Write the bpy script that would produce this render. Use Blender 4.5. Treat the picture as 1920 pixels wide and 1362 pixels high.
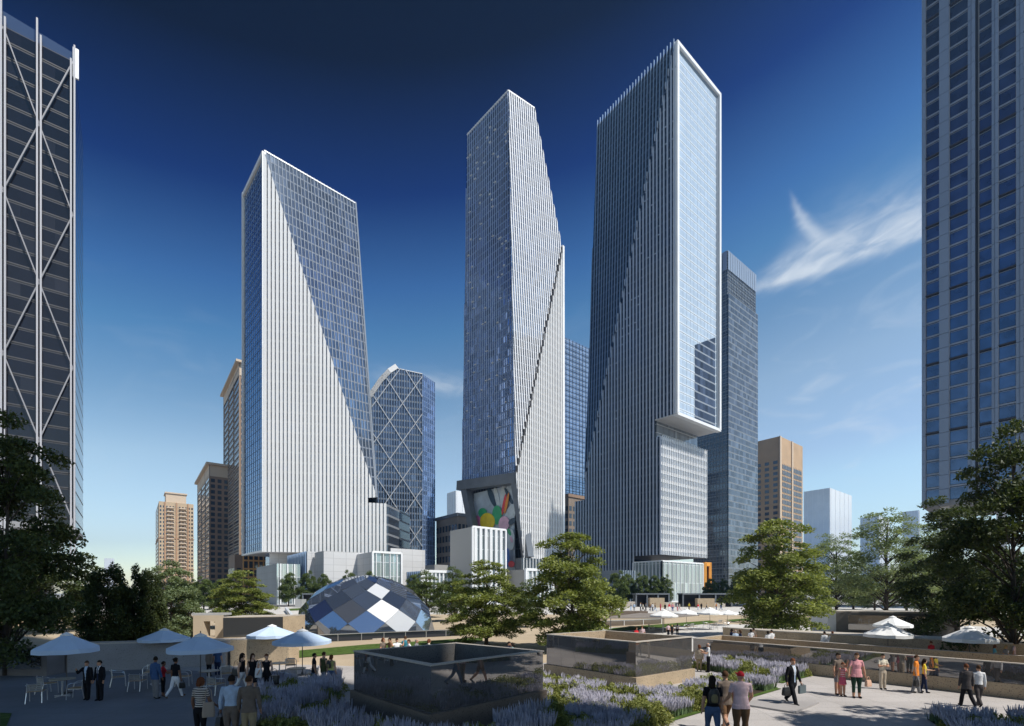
# plaza with three finned towers: one self-contained Blender 4.5 script
EXPO = 0.4; SUNSTR = 4.2; SKYSTR = 0.10
SKYRAMP = [(0.0, (2.0, 1.85, 1.55)), (.08, (1.9, 1.8, 1.5)), (.115, (1.75, 1.6, 1.4)), (.2, (1.62, 1.52, 1.27)), (.26, (1.05, 1.2, 1.12)), (.323, (.56, .94, 1.05)), (.37, (.34, .66, .93)), (.45, (.05, .16, .44)), (.543, (.004, .018, .06)), (.62, (.002, .01, .03)), (1.0, (.002, .01, .03))]
CLOUDCOL = (6.6, 7.0, 7.3)
import bpy, math, random
import numpy as np
from mathutils import Vector, Matrix
for o in list(bpy.data.objects): bpy.data.objects.remove(o)
S = bpy.context.scene; COL = S.collection
random.seed(7)
R = math.radians
# ------------------------------------------------------------------ camera
H, F, CX, HY = 4.3, 900.0, 960.0, 1112.0          # eye height, focal length in photo pixels, principal column, horizon row
cam = bpy.data.cameras.new('camera'); co = bpy.data.objects.new('camera', cam); COL.objects.link(co)
co.location = (0, 0, H); co.rotation_euler = (R(90), 0, 0)
cam.sensor_width = 36; cam.lens = 36*F/1920; cam.shift_y = (HY-681)/1920
cam.clip_start = .1; cam.clip_end = 8000
S.camera = co
# ------------------------------------------------------------------ sky, sun, exposure
SUN_EL, SUN_AZ = R(54), math.atan2(.85, -.527)
W = bpy.data.worlds.new("World"); S.world = W; W.use_nodes = True
nt = W.node_tree; nt.nodes.clear()
def nd(t, kind, **kw):
    n = t.nodes.new(kind)
    for k, v in kw.items(): setattr(n, k, v)
    return n
def mth(t, op, a, b=None, c=None, clamp=False):
    n = t.nodes.new('ShaderNodeMath'); n.operation = op; n.use_clamp = clamp
    for i, v in enumerate((a, b, c)):
        if v is None: continue
        if isinstance(v, (int, float)): n.inputs[i].default_value = v
        else: t.links.new(v, n.inputs[i])
    return n.outputs[0]
def ramp(t, fac, els, interp='LINEAR'):
    n = t.nodes.new('ShaderNodeValToRGB'); n.color_ramp.interpolation = interp
    e = n.color_ramp.elements
    while len(e) > 1: e.remove(e[-1])
    e[0].position = els[0][0]; e[0].color = (*els[0][1], 1)
    for p, c in els[1:]:
        x = e.new(p); x.color = (*c, 1)
    t.links.new(fac, n.inputs[0]); return n.outputs[0]
def mixc(t, fac, a, b, mode='MIX'):
    n = t.nodes.new('ShaderNodeMix'); n.data_type = 'RGBA'; n.blend_type = mode
    for s, v in ((n.inputs[0], fac), (n.inputs[6], a), (n.inputs[7], b)):
        if isinstance(v, (int, float)): s.default_value = v
        elif isinstance(v, tuple): s.default_value = (*v, 1)
        else: t.links.new(v, s)
    return n.outputs[2]
sky = nd(nt, 'ShaderNodeTexSky', sky_type='NISHITA', sun_disc=False, sun_elevation=SUN_EL, sun_rotation=SUN_AZ,
         air_density=1.0, dust_density=.6, ozone_density=3.0)
tc = nd(nt, 'ShaderNodeTexCoord')
nrm = nd(nt, 'ShaderNodeVectorMath', operation='NORMALIZE'); nt.links.new(tc.outputs['Generated'], nrm.inputs[0])
sp = nd(nt, 'ShaderNodeSeparateXYZ'); nt.links.new(nrm.outputs[0], sp.inputs[0])
el = mth(nt, 'MULTIPLY', mth(nt, 'ARCSINE', sp.outputs[2]), 180/math.pi)
az = mth(nt, 'MULTIPLY', mth(nt, 'ARCTAN2', sp.outputs[0], sp.outputs[1]), 180/math.pi)
elr = mth(nt, 'SUBTRACT', mth(nt, 'DIVIDE', el, 90), mth(nt, 'MULTIPLY', mth(nt, 'MINIMUM', mth(nt, 'MAXIMUM', az, -60), 60), .0014))
tint = ramp(nt, elr, SKYRAMP)
skc = mixc(nt, 1.0, sky.outputs[0], tint, 'MULTIPLY')
# wispy cirrus, laid out by compass bearing and elevation
cvec = nd(nt, 'ShaderNodeCombineXYZ')
nt.links.new(mth(nt, 'ADD', mth(nt,'MULTIPLY', az, .085), mth(nt,'MULTIPLY', el, -.05)), cvec.inputs[0])
nt.links.new(mth(nt, 'ADD', mth(nt,'MULTIPLY', el, .22), mth(nt,'MULTIPLY', az, -.012)), cvec.inputs[1])
n1 = nd(nt, 'ShaderNodeTexNoise'); n1.inputs['Scale'].default_value = 1.5; n1.inputs['Detail'].default_value = 7; n1.inputs['Roughness'].default_value = .5; n1.inputs['Distortion'].default_value = 1.2
nt.links.new(cvec.outputs[0], n1.inputs['Vector'])
n1f = n1.outputs['Fac']
def gauss(x, w):                                   # exp(-(x/w)^2)
    q = mth(nt, 'DIVIDE', x, w); return mth(nt, 'EXPONENT', mth(nt, 'MULTIPLY', mth(nt, 'MULTIPLY', q, q), -1))
def sstep(x, a, b):
    n = nd(nt, 'ShaderNodeMapRange', interpolation_type='SMOOTHSTEP'); nt.links.new(x, n.inputs[0])
    n.inputs[1].default_value = a; n.inputs[2].default_value = b; return n.outputs[0]
d_az = mth(nt, 'SUBTRACT', az, 26)
ctr = mth(nt, 'ADD', mth(nt, 'MULTIPLY', d_az, .012), 29.75)
wob = mth(nt, 'MULTIPLY', mth(nt, 'SUBTRACT', n1f, .5), 1.6)
e0 = mth(nt, 'ADD', mth(nt, 'SUBTRACT', el, ctr), wob)
w_up = mth(nt, 'ADD', mth(nt, 'MULTIPLY', sstep(az, 26, 34), 2.3), .5)
low_s = mth(nt, 'MULTIPLY', gauss(mth(nt, 'MINIMUM', e0, 0), .62), gauss(mth(nt, 'MAXIMUM', e0, 0), w_up))
body = mth(nt, 'MULTIPLY', low_s, mth(nt, 'MULTIPLY', sstep(az, 24.5, 30), sstep(az, 75, 46)))
n2 = nd(nt, 'ShaderNodeTexNoise'); n2.inputs['Scale'].default_value = 3.6; n2.inputs['Detail'].default_value = 7; n2.inputs['Distortion'].default_value = .5
nt.links.new(cvec.outputs[0], n2.inputs['Vector'])
streak = mth(nt, 'MULTIPLY', body, mth(nt, 'ADD', mth(nt, 'MULTIPLY', sstep(n2.outputs['Fac'], .28, .72), .62), .28))
pl_ax = mth(nt, 'SUBTRACT', mth(nt, 'SUBTRACT', az, 30.3), mth(nt, 'MULTIPLY', mth(nt, 'SUBTRACT', 35.6, el), mth(nt, 'ADD', .3, mth(nt, 'MULTIPLY', mth(nt, 'SUBTRACT', 35.6, el), .09))))
pl_ax = mth(nt, 'ADD', pl_ax, mth(nt, 'MULTIPLY', mth(nt, 'SUBTRACT', n2.outputs['Fac'], .5), 1.0))
plume = mth(nt, 'MULTIPLY', gauss(pl_ax, mth(nt, 'ADD', .18, mth(nt, 'MULTIPLY', mth(nt, 'MAXIMUM', mth(nt, 'SUBTRACT', 36, el), 0), .14))), mth(nt, 'MULTIPLY', sstep(el, 30.6, 32.8), sstep(el, 36.3, 33.8)))
plume = mth(nt, 'MULTIPLY', plume, .5)
low = mth(nt, 'MULTIPLY', mth(nt, 'MULTIPLY', sstep(el, 4, 12), sstep(el, 34, 20)), sstep(n1f, .5, .78))
low2 = mth(nt, 'MULTIPLY', mth(nt, 'MULTIPLY', gauss(mth(nt,'SUBTRACT', el, 23.4), 1.0), gauss(mth(nt,'SUBTRACT', az, -8), 7)), sstep(n1f, .28, .6))
cl = mth(nt, 'ADD', mth(nt, 'ADD', streak, plume), mth(nt, 'ADD', mth(nt, 'MULTIPLY', low, mth(nt, 'ADD', mth(nt, 'MULTIPLY', sstep(az, 2, 26), .3), .06)), mth(nt, 'MULTIPLY', low2, .5)), clamp=True)
cl = mth(nt, 'MULTIPLY', cl, .82)
skc = mixc(nt, cl, skc, CLOUDCOL)
bg = nd(nt, 'ShaderNodeBackground'); bg.inputs[1].default_value = SKYSTR; nt.links.new(skc, bg.inputs[0])
wo = nd(nt, 'ShaderNodeOutputWorld'); nt.links.new(bg.outputs[0], wo.inputs[0])
sl = bpy.data.lights.new('sun', 'SUN'); sl.energy = SUNSTR; sl.angle = R(.53); sl.color = (1, .955, .885)
so = bpy.data.objects.new('sun', sl); COL.objects.link(so)
so.rotation_mode = 'QUATERNION'
so.rotation_quaternion = Vector((-math.sin(SUN_AZ)*math.cos(SUN_EL), -math.cos(SUN_AZ)*math.cos(SUN_EL), -math.sin(SUN_EL))).to_track_quat('-Z', 'Y')
so.location = (60, -40, 90)
S.view_settings.view_transform = 'Standard'; S.view_settings.look = 'None'; S.view_settings.exposure = EXPO; S.view_settings.gamma = 1
S.cycles.max_bounces = 8; S.cycles.diffuse_bounces = 3; S.cycles.glossy_bounces = 4; S.cycles.transmission_bounces = 3
S.cycles.transparent_max_bounces = 6; S.cycles.volume_bounces = 0; S.cycles.use_denoising = True
S.cycles.sample_clamp_indirect = 6; S.cycles.caustics_reflective = False; S.cycles.caustics_refractive = False
# ------------------------------------------------------------------ helpers
def P(px, py, Y): return Vector(((px-CX)/F*Y, Y, H-(py-HY)/F*Y))
def G(px, py, z=0.0): return P(px, py, (H-z)*F/(py-HY))
def hit(px, py, p0, n):
    d = Vector(((px-CX)/F, 1, (HY-py)/F)); c = Vector((0, 0, H))
    return c + d*(n.dot(p0-c)/n.dot(d))
def vec(*a): return Vector(a)
def wloc(o):
    l = Vector((0, 0, 0))
    while o: l += o.location; o = o.parent
    return l
class MB:
    def __init__(s): s.v = []; s.f = []; s.m = []
    def add(s, vs, fs, mi=0):
        b = len(s.v); s.v += [tuple(v) for v in vs]; s.f += [tuple(i+b for i in f) for f in fs]; s.m += [mi]*len(fs)
    def obox(s, c, a, b, d, mi=0):                 # centre, three half axes
        vs = [c+a*i+b*j+d*k for k in (-1, 1) for j in (-1, 1) for i in (-1, 1)]
        s.add(vs, [(0,2,3,1), (4,5,7,6), (0,1,5,4), (2,6,7,3), (0,4,6,2), (1,3,7,5)], mi)
    def box(s, x0, x1, y0, y1, z0, z1, mi=0):
        s.obox(vec((x0+x1)/2, (y0+y1)/2, (z0+z1)/2), vec((x1-x0)/2, 0, 0), vec(0, (y1-y0)/2, 0), vec(0, 0, (z1-z0)/2), mi)
    def bar(s, a, b, w, h=None, n=None, mi=0):     # beam from a to b, width w across, h along n
        h = h or w; a = Vector(a); b = Vector(b); d = (b-a); L = d.length; d = d/L
        n = Vector(n) if n is not None else (vec(0, 0, 1) if abs(d.z) < .95 else vec(0, 1, 0))
        x = d.cross(n).normalized(); n2 = x.cross(d).normalized()
        s.obox((a+b)/2, d*(L/2), x*(w/2), n2*(h/2), mi)
    def prism(s, poly, v, mi=0):
        n = len(poly); v = Vector(v); a = [Vector(p) for p in poly]
        s.add(a+[p+v for p in a], [tuple(range(n)), tuple(range(2*n-1, n-1, -1))]+[(i, (i+1) % n, n+(i+1) % n, n+i) for i in range(n)], mi)
    def face(s, poly, mi=0): s.add(poly, [tuple(range(len(poly)))], mi)
    def tube(s, pts, r, n=8, mi=0, caps=True, sq=None):
        pts = [Vector(p) for p in pts]; k = len(pts)
        rs = r if isinstance(r, (list, tuple)) else [r]*k
        vs = []; ref = None
        for i, p in enumerate(pts):
            t = (pts[min(i+1, k-1)]-pts[max(i-1, 0)]).normalized()
            if ref is None: ref = vec(1, 0, 0) if abs(t.x) < .8 else vec(0, 1, 0)
            x = (ref-t*ref.dot(t)).normalized(); y = t.cross(x); ref = x
            for j in range(n):
                a = 2*math.pi*j/n; q = rs[i]
                rx, ry = q if isinstance(q, (tuple, list)) else (q, q)
                vs.append(p+x*(rx*math.cos(a))+y*(ry*math.sin(a)))
        fs = [(i*n+j, i*n+(j+1) % n, (i+1)*n+(j+1) % n, (i+1)*n+j) for i in range(k-1) for j in range(n)]
        if caps: fs += [tuple(range(n-1, -1, -1)), tuple(range((k-1)*n, k*n))]
        s.add(vs, fs, mi)
    def lathe(s, prof, n=16, c=(0, 0, 0), mi=0, ph=0):
        vs = [(c[0]+r*math.cos(2*math.pi*j/n+ph), c[1]+r*math.sin(2*math.pi*j/n+ph), c[2]+z) for r, z in prof for j in range(n)]
        fs = [(i*n+j, i*n+(j+1) % n, (i+1)*n+(j+1) % n, (i+1)*n+j) for i in range(len(prof)-1) for j in range(n)]
        s.add(vs, fs, mi)
    def ball(s, c, rx, ry, rz, n=10, k=7, mi=0):
        pr = [(math.sin(math.pi*i/k), -math.cos(math.pi*i/k)) for i in range(k+1)]
        vs = [(c[0]+rx*q*math.cos(2*math.pi*j/n), c[1]+ry*q*math.sin(2*math.pi*j/n), c[2]+rz*z) for q, z in pr for j in range(n)]
        fs = [(i*n+j, i*n+(j+1) % n, (i+1)*n+(j+1) % n, (i+1)*n+j) for i in range(k) for j in range(n)]
        s.add(vs, fs, mi)
    def build(s, name, mats, parent=None, smooth=False):
        me = bpy.data.meshes.new(name); off = wloc(parent)
        me.from_pydata([(v[0]-off.x, v[1]-off.y, v[2]-off.z) for v in s.v], [], s.f)
        return finish(me, name, mats, parent, smooth, s.m)
def finish(me, name, mats, parent=None, smooth=False, mi=None):
    if not isinstance(mats, (list, tuple)): mats = [mats]
    for m in mats: me.materials.append(m)
    if mi is not None and len(mats) > 1: me.polygons.foreach_set('material_index', np.array(mi, dtype=np.int32))
    if smooth: me.polygons.foreach_set('use_smooth', np.ones(len(me.polygons), dtype=bool))
    me.validate(); me.update()
    o = bpy.data.objects.new(name, me); COL.objects.link(o)
    if parent: o.parent = parent
    return o
def npmesh(name, V, Q):                            # V (n,3), Q (m,k) equal-sized faces
    me = bpy.data.meshes.new(name); m, k = Q.shape
    me.vertices.add(len(V)); me.vertices.foreach_set('co', V.astype(np.float32).ravel())
    me.loops.add(m*k); me.loops.foreach_set('vertex_index', Q.astype(np.int32).ravel())
    me.polygons.add(m); me.polygons.foreach_set('loop_start', np.arange(0, m*k, k, dtype=np.int32))
    me.polygons.foreach_set('loop_total', np.full(m, k, dtype=np.int32))
    me.update(calc_edges=True); return me
def tag(o, label=None, cat=None, group=None, kind=None):
    if label: o['label'] = label
    if cat: o['category'] = cat
    if group: o['group'] = group
    if kind: o['kind'] = kind
    return o
def empty(name, loc, label, cat, group=None):
    o = bpy.data.objects.new(name, None); COL.objects.link(o); o.location = Vector(loc); o.empty_display_size = .3
    return tag(o, label, cat, group)
def copy_tree(o, parent=None):
    c = o.copy(); COL.objects.link(c)
    if parent: c.parent = parent
    for ch in list(o.children): copy_tree(ch, c)
    return c
def structure(o): o['kind'] = 'structure'; return o
# ------------------------------------------------------------------ materials
MC = {}
def mat(name, col=(.5, .5, .5), rough=.6, metal=0.0, spec=.5, var=None, bump=None, col2=None, speck=None, coat=0, trans=0, joint=None, wall=None):
    """plain procedural surface: var=(scale, amount) large mottling, speck=(scale, colour, threshold) grains, bump=(scale, strength)"""
    if name in MC: return MC[name]
    m = bpy.data.materials.new(name); m.use_nodes = True; t = m.node_tree; b = t.nodes['Principled BSDF']
    b.inputs['Roughness'].default_value = rough; b.inputs['Metallic'].default_value = metal
    b.inputs['Specular IOR Level'].default_value = spec; b.inputs['Coat Weight'].default_value = coat
    b.inputs['Coat Roughness'].default_value = .06
    gm = nd(t, 'ShaderNodeNewGeometry'); c = None
    def noise(sc, det=4):
        n = nd(t, 'ShaderNodeTexNoise'); n.inputs['Scale'].default_value = sc; n.inputs['Detail'].default_value = det
        t.links.new(gm.outputs['Position'], n.inputs['Vector']); return n.outputs['Fac']
    if var:
        k = var[1]; lo = tuple(x*(1-k) for x in col); hi = col2 or tuple(min(1, x*(1+k)) for x in col)
        c = ramp(t, noise(var[0]), [(.3, lo), (.7, hi)])
    if speck:
        f = ramp(t, noise(speck[0], 2), [(speck[2], (0, 0, 0)), (speck[2]+.06, (1, 1, 1))])
        c = mixc(t, f, c if c is not None else col, speck[1])
    if joint:
        s3 = nd(t, 'ShaderNodeSeparateXYZ'); t.links.new(gm.outputs['Position'], s3.inputs[0]); ln_ = None
        for k, w_ in ((0, joint[0]), (1, joint[1])):
            q = mth(t, 'LESS_THAN', mth(t, 'FRACT', mth(t, 'DIVIDE', s3.outputs[k], w_)), .025/w_); ln_ = q if ln_ is None else mth(t, 'MAXIMUM', ln_, q)
        cell = nd(t, 'ShaderNodeCombineXYZ'); t.links.new(mth(t, 'FLOOR', mth(t, 'DIVIDE', s3.outputs[0], joint[0])), cell.inputs[0]); t.links.new(mth(t, 'FLOOR', mth(t, 'DIVIDE', s3.outputs[1], joint[1])), cell.inputs[1])
        wn_ = nd(t, 'ShaderNodeTexWhiteNoise', noise_dimensions='2D'); t.links.new(cell.outputs[0], wn_.inputs['Vector'])
        c = mixc(t, mth(t, 'MULTIPLY', wn_.outputs['Value'], .13), c, (.1, .1, .1))
        st_ = ramp(t, noise(.9, 6), [(.52, (0, 0, 0)), (.75, (.16, .16, .16))]); c = mixc(t, st_, c, (.13, .12, .11))
        c = mixc(t, mth(t, 'MULTIPLY', ln_, .45), c, (.08, .075, .07))
    if wall:
        s4 = nd(t, 'ShaderNodeSeparateXYZ'); t.links.new(gm.outputs['Position'], s4.inputs[0])
        l4 = mth(t, 'MAXIMUM', mth(t, 'LESS_THAN', mth(t, 'FRACT', mth(t, 'DIVIDE', s4.outputs[2], wall[1])), .12/wall[1]), mth(t, 'LESS_THAN', mth(t, 'FRACT', mth(t, 'DIVIDE', s4.outputs[0], wall[0])), .12/wall[0]))
        c4 = nd(t, 'ShaderNodeCombineXYZ'); t.links.new(mth(t, 'FLOOR', mth(t, 'DIVIDE', s4.outputs[0], wall[0])), c4.inputs[0]); t.links.new(mth(t, 'FLOOR', mth(t, 'DIVIDE', s4.outputs[2], wall[1])), c4.inputs[1])
        w4 = nd(t, 'ShaderNodeTexWhiteNoise', noise_dimensions='2D'); t.links.new(c4.outputs[0], w4.inputs['Vector'])
        c = mixc(t, mth(t, 'MULTIPLY', w4.outputs['Value'], .10), c, (.25, .25, .25)); c = mixc(t, mth(t, 'MULTIPLY', l4, .4), c, (.15, .15, .15))
    if c is not None: t.links.new(c, b.inputs['Base Color'])
    else: b.inputs['Base Color'].default_value = (*col, 1)
    if bump:
        bp = nd(t, 'ShaderNodeBump'); bp.inputs['Strength'].default_value = bump[1]; bp.inputs['Distance'].default_value = .05
        t.links.new(noise(bump[0], 3), bp.inputs['Height']); t.links.new(bp.outputs[0], b.inputs['Normal'])
    if trans: b.inputs['Transmission Weight'].default_value = trans
    MC[name] = m; return m
def facade(name, glass, band, fh=4.0, frac=.25, pw=1.5, u=(1, 0, 0), rough=.05, metal=.6, z0=0.0, tilt=.012, pvar=.35, line=None, bandrough=.45):
    """curtain-wall glass: floor bands, per-pane tone and tiny per-pane tilt, all in world metres"""
    m = bpy.data.materials.new(name); m.use_nodes = True; t = m.node_tree; b = t.nodes['Principled BSDF']
    g = nd(t, 'ShaderNodeNewGeometry'); s = nd(t, 'ShaderNodeSeparateXYZ'); t.links.new(g.outputs['Position'], s.inputs[0])
    uu = mth(t, 'ADD', mth(t, 'MULTIPLY', s.outputs[0], u[0]), mth(t, 'MULTIPLY', s.outputs[1], u[1]))
    fz = mth(t, 'DIVIDE', mth(t, 'SUBTRACT', s.outputs[2], z0), fh); fu = mth(t, 'DIVIDE', uu, pw)
    isb = mth(t, 'LESS_THAN', mth(t, 'FRACT', fz), frac)
    cv = nd(t, 'ShaderNodeCombineXYZ'); t.links.new(mth(t, 'FLOOR', fu), cv.inputs[0]); t.links.new(mth(t, 'FLOOR', fz), cv.inputs[1])
    wn = nd(t, 'ShaderNodeTexWhiteNoise', noise_dimensions='2D'); t.links.new(cv.outputs[0], wn.inputs['Vector'])
    gc = ramp(t, wn.outputs['Value'], [(0, tuple(x*(1-pvar) for x in glass)), (.75, glass), (1, tuple(min(1, x*(1+pvar)+.01) for x in glass))])
    c = mixc(t, isb, gc, band)
    if line:
        isl = mth(t, 'LESS_THAN', mth(t, 'FRACT', fu), line[0]); c = mixc(t, isl, c, line[1]); isb = mth(t, 'MAXIMUM', isb, isl)
    t.links.new(c, b.inputs['Base Color'])
    t.links.new(mth(t, 'MULTIPLY_ADD', isb, bandrough-rough, rough), b.inputs['Roughness'])
    t.links.new(mth(t, 'MULTIPLY', mth(t, 'SUBTRACT', 1, isb), metal), b.inputs['Metallic'])
    vm = nd(t, 'ShaderNodeVectorMath', operation='SUBTRACT'); t.links.new(wn.outputs['Color'], vm.inputs[0]); vm.inputs[1].default_value = (.5, .5, .5)
    vs = nd(t, 'ShaderNodeVectorMath', operation='SCALE'); t.links.new(vm.outputs[0], vs.inputs[0]); vs.inputs['Scale'].default_value = tilt*2
    va = nd(t, 'ShaderNodeVectorMath', operation='ADD'); t.links.new(vs.outputs[0], va.inputs[0]); t.links.new(g.outputs['Normal'], va.inputs[1])
    vn = nd(t, 'ShaderNodeVectorMath', operation='NORMALIZE'); t.links.new(va.outputs[0], vn.inputs[0]); t.links.new(vn.outputs[0], b.inputs['Normal'])
    return m
def leafmat(name, c0, c1, trans=.42):
    m = bpy.data.materials.new(name); m.use_nodes = True; t = m.node_tree; b = t.nodes['Principled BSDF']
    g = nd(t, 'ShaderNodeNewGeometry'); oi = nd(t, 'ShaderNodeObjectInfo')
    tcn = nd(t, 'ShaderNodeTexCoord'); n = nd(t, 'ShaderNodeTexNoise'); n.inputs['Scale'].default_value = .9; t.links.new(tcn.outputs['Object'], n.inputs['Vector'])
    f = mth(t, 'ADD', mth(t, 'MULTIPLY', g.outputs['Random Per Island'], .55), mth(t, 'MULTIPLY', n.outputs['Fac'], .5))
    c = ramp(t, f, [(.15, c0), (.85, c1)])
    t.links.new(c, b.inputs['Base Color']); b.inputs['Roughness'].default_value = .55; b.inputs['Specular IOR Level'].default_value = .3
    tr = nd(t, 'ShaderNodeBsdfTranslucent'); t.links.new(mixc(t, 1.0, c, (1.0, 1.0, .45), 'MULTIPLY'), tr.inputs[0])
    mx = nd(t, 'ShaderNodeMixShader'); mx.inputs[0].default_value = trans
    t.links.new(b.outputs[0], mx.inputs[1]); t.links.new(tr.outputs[0], mx.inputs[2]); t.links.new(mx.outputs[0], t.nodes['Material Output'].inputs[0])
    return m
# ------------------------------------------------------------------ common materials
WHITE = mat('white_aluminium', (.80, .81, .82), .38, 0, .5, var=(.15, .05))
WHITE2 = mat('white_cladding', (.60, .60, .605), .55, var=(.08, .06), wall=(3.6, 2.4))
FIN = mat('fin_aluminium', (.78, .79, .80), .33, .15, .5, var=(.05, .06))
FINW = mat('fin_white', (.78, .78, .78), .4, 0, .5, var=(.05, .03))
FINU = mat('fin_satin', (.30, .34, .40), .8, 0, .1, var=(.05, .06))
FINC = mat('fin_pale_blue', (.55, .61, .71), .3, .25, .5, var=(.05, .08))
FINB = mat('fin_blue_grey', (.24, .34, .50), .35, .2, .5, var=(.05, .08))
DARKM = mat('dark_bronze', (.045, .04, .04), .5)
GREYP = mat('grey_steel', (.16, .175, .195), .45, .2, var=(.3, .1))
ALU = mat('brushed_aluminium', (.62, .64, .66), .3, .8)
GRAN = mat('rough_granite', (.43, .335, .225), .8, 0, .35, var=(1.3, .10), speck=(22, (.13, .10, .08), .60), bump=(30, .25))
GRANT = mat('sawn_granite', (.47, .42, .36), .7, 0, .35, var=(.8, .08), speck=(26, (.2, .17, .14), .63))
POL = mat('polished_dark_granite', (.05, .045, .045), .02, .0, 1.0, coat=1.0, var=(.6, .1))
POL.node_tree.nodes['Principled BSDF'].inputs['Metallic'].default_value = .7
POL.node_tree.nodes['Principled BSDF'].inputs['Coat Roughness'].default_value = .02
for n_ in POL.node_tree.nodes:
    if n_.type == 'VALTORGB':
        n_.color_ramp.elements[0].color = (.22, .21, .205, 1); n_.color_ramp.elements[1].color = (.28, .265, .255, 1)
CONC = mat('grey_concrete', (.36, .36, .355), .75, var=(.2, .12), bump=(6, .1))
STONE = mat('warm_stone', (.42, .30, .19), .75, var=(.2, .1))
TAN = mat('tan_precast', (.46, .31, .18), .75, var=(.1, .1))
BROWN = mat('brown_stone', (.30, .20, .135), .7, var=(.15, .12))
PALE = mat('pale_panel', (.55, .57, .6), .6, var=(.05, .08))
ORANGE = mat('orange_frame', (.75, .33, .05), .55, var=(.5, .06))
WIN = mat('window_glass', (.05, .065, .085), .06, .35, .8, var=(.35, .3))
WINB = mat('window_glass_blue', (.10, .15, .25), .05, .7, .8, var=(.2, .35))
UR, UL = vec(.785, .62, 0).normalized(), vec(-.62, .785, 0).normalized()     # the two street directions
ZU = vec(0, 0, 1)
def strips(mb, poly, n, u, sp, w, d, mi=0, ext=0.0, base=0.0, ph=.5, jitter=0):
    v = n.cross(u).normalized()
    if v.z < 0: v = -v
    o = Vector(poly[0]); q = [((Vector(p)-o).dot(u), (Vector(p)-o).dot(v)) for p in poly]
    x = min(p[0] for p in q)+sp*ph; xm = max(p[0] for p in q)
    def cuts(t):
        ys = []
        for (x0, y0), (x1, y1) in zip(q, q[1:]+q[:1]):
            if (x0 <= t) != (x1 <= t): ys.append(y0+(y1-y0)*(t-x0)/(x1-x0))
        return sorted(ys)
    while x < xm-1e-6:
        A, C, B = cuts(x-w/2), cuts(x), cuts(x+w/2)
        for i in range(0, len(C)-1, 2):
            e = ext if i+2 >= len(C)-1 else 0
            L = A if len(A) == len(C) else C; M = B if len(B) == len(C) else C
            if C[i+1]-C[i] < .3: continue
            p = lambda dx, y, k: o+u*(x+dx)+v*y+n*(base+d*k)
            vs = [p(-w/2, L[i], 0), p(w/2, M[i], 0), p(w/2, M[i+1]+e, 0), p(-w/2, L[i+1]+e, 0), p(-w/2, L[i], 1), p(w/2, M[i], 1), p(w/2, M[i+1]+e, 1), p(-w/2, L[i+1]+e, 1)]
            mb.add(vs, [(0, 3, 2, 1), (4, 5, 6, 7), (0, 1, 5, 4), (1, 2, 6, 5), (2, 3, 7, 6), (3, 0, 4, 7)], mi)
        x += sp
class Blk:
    """box with corners given by a front corner seen in the photo and the columns its two faces reach"""
    def __init__(s, pf, Y, pl, pr, top, z0=0.0, ztop=None, ur=UR, ul=UL):
        s.ur, s.ul = ur, ul; s.F = vec((pf-CX)/F*Y, Y, z0); s.z0 = z0
        s.z1 = ztop if ztop is not None else H-(top-HY)/F*Y
        kl, kr = (pl-CX)/F, (pr-CX)/F
        s.tl = (kl*Y-s.F.x)/(ul.x-kl*ul.y); s.tr = (kr*Y-s.F.x)/(ur.x-kr*ur.y)
        if not 0 < s.tl < 200: s.tl = 20.0
        if not 0 < s.tr < 300: s.tr = 25.0
        s.nl, s.nr = -ur.copy(), -ul.copy()                      # outward normals of the left and right faces
        s.L, s.Rt = s.F+ul*s.tl, s.F+ur*s.tr; s.K = s.F+ul*s.tl+ur*s.tr
    def up(s, p, z=None): return vec(p.x, p.y, s.z1 if z is None else z)
    def left(s, z0=None, z1=None):
        z0 = s.z0 if z0 is None else z0
        return [s.up(s.F, z0), s.up(s.L, z0), s.up(s.L, z1), s.up(s.F, z1)]
    def right(s, z0=None, z1=None):
        z0 = s.z0 if z0 is None else z0
        return [s.up(s.F, z0), s.up(s.Rt, z0), s.up(s.Rt, z1), s.up(s.F, z1)]
    def body(s, mb, mi=0, mr=None, z0=None, z1=None, roof=None):
        mr = mi if mr is None else mr; roof = mi if roof is None else roof
        f, l, k, r = [s.up(p, s.z0 if z0 is None else z0) for p in (s.F, s.L, s.K, s.Rt)]
        F_, L_, K_, R_ = [s.up(p, z1) for p in (s.F, s.L, s.K, s.Rt)]
        mb.face([f, l, L_, F_], mi); mb.face([f, F_, R_, r], mr); mb.face([l, k, K_, L_], mr); mb.face([k, r, R_, K_], mi)
        mb.face([F_, L_, K_, R_], roof); mb.face([f, r, k, l], roof)
    def slab(s, mb, za, zb, out, mi=0):              # a band or cornice running round the block
        c = (s.F+s.K)/2; mb.obox(vec(c.x, c.y, (za+zb)/2), s.ul*(s.tl/2+out), s.ur*(s.tr/2+out), ZU*((zb-za)/2), mi)
def window_parts(root, rects, m, n, depth=.12, name='window', keep=100, extra=None):
    """rects: (centre, half-width vector, half-height vector); the nearest `keep` are parts of their own"""
    rects = sorted(rects, key=lambda r: (r[0]-vec(0, 0, H)).length)
    rest = MB()
    for i, (c, a, b) in enumerate(rects):
        if i < keep:
            w = MB(); w.obox(c, a, b, n*depth)
            if extra: extra(w, c)
            w.build(name, m, root)
        else:
            rest.obox(c, a, b, n*depth)
            if extra: extra(rest, c)
    if rest.v: tag(rest.build('windows', m, root), kind='stuff')
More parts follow.
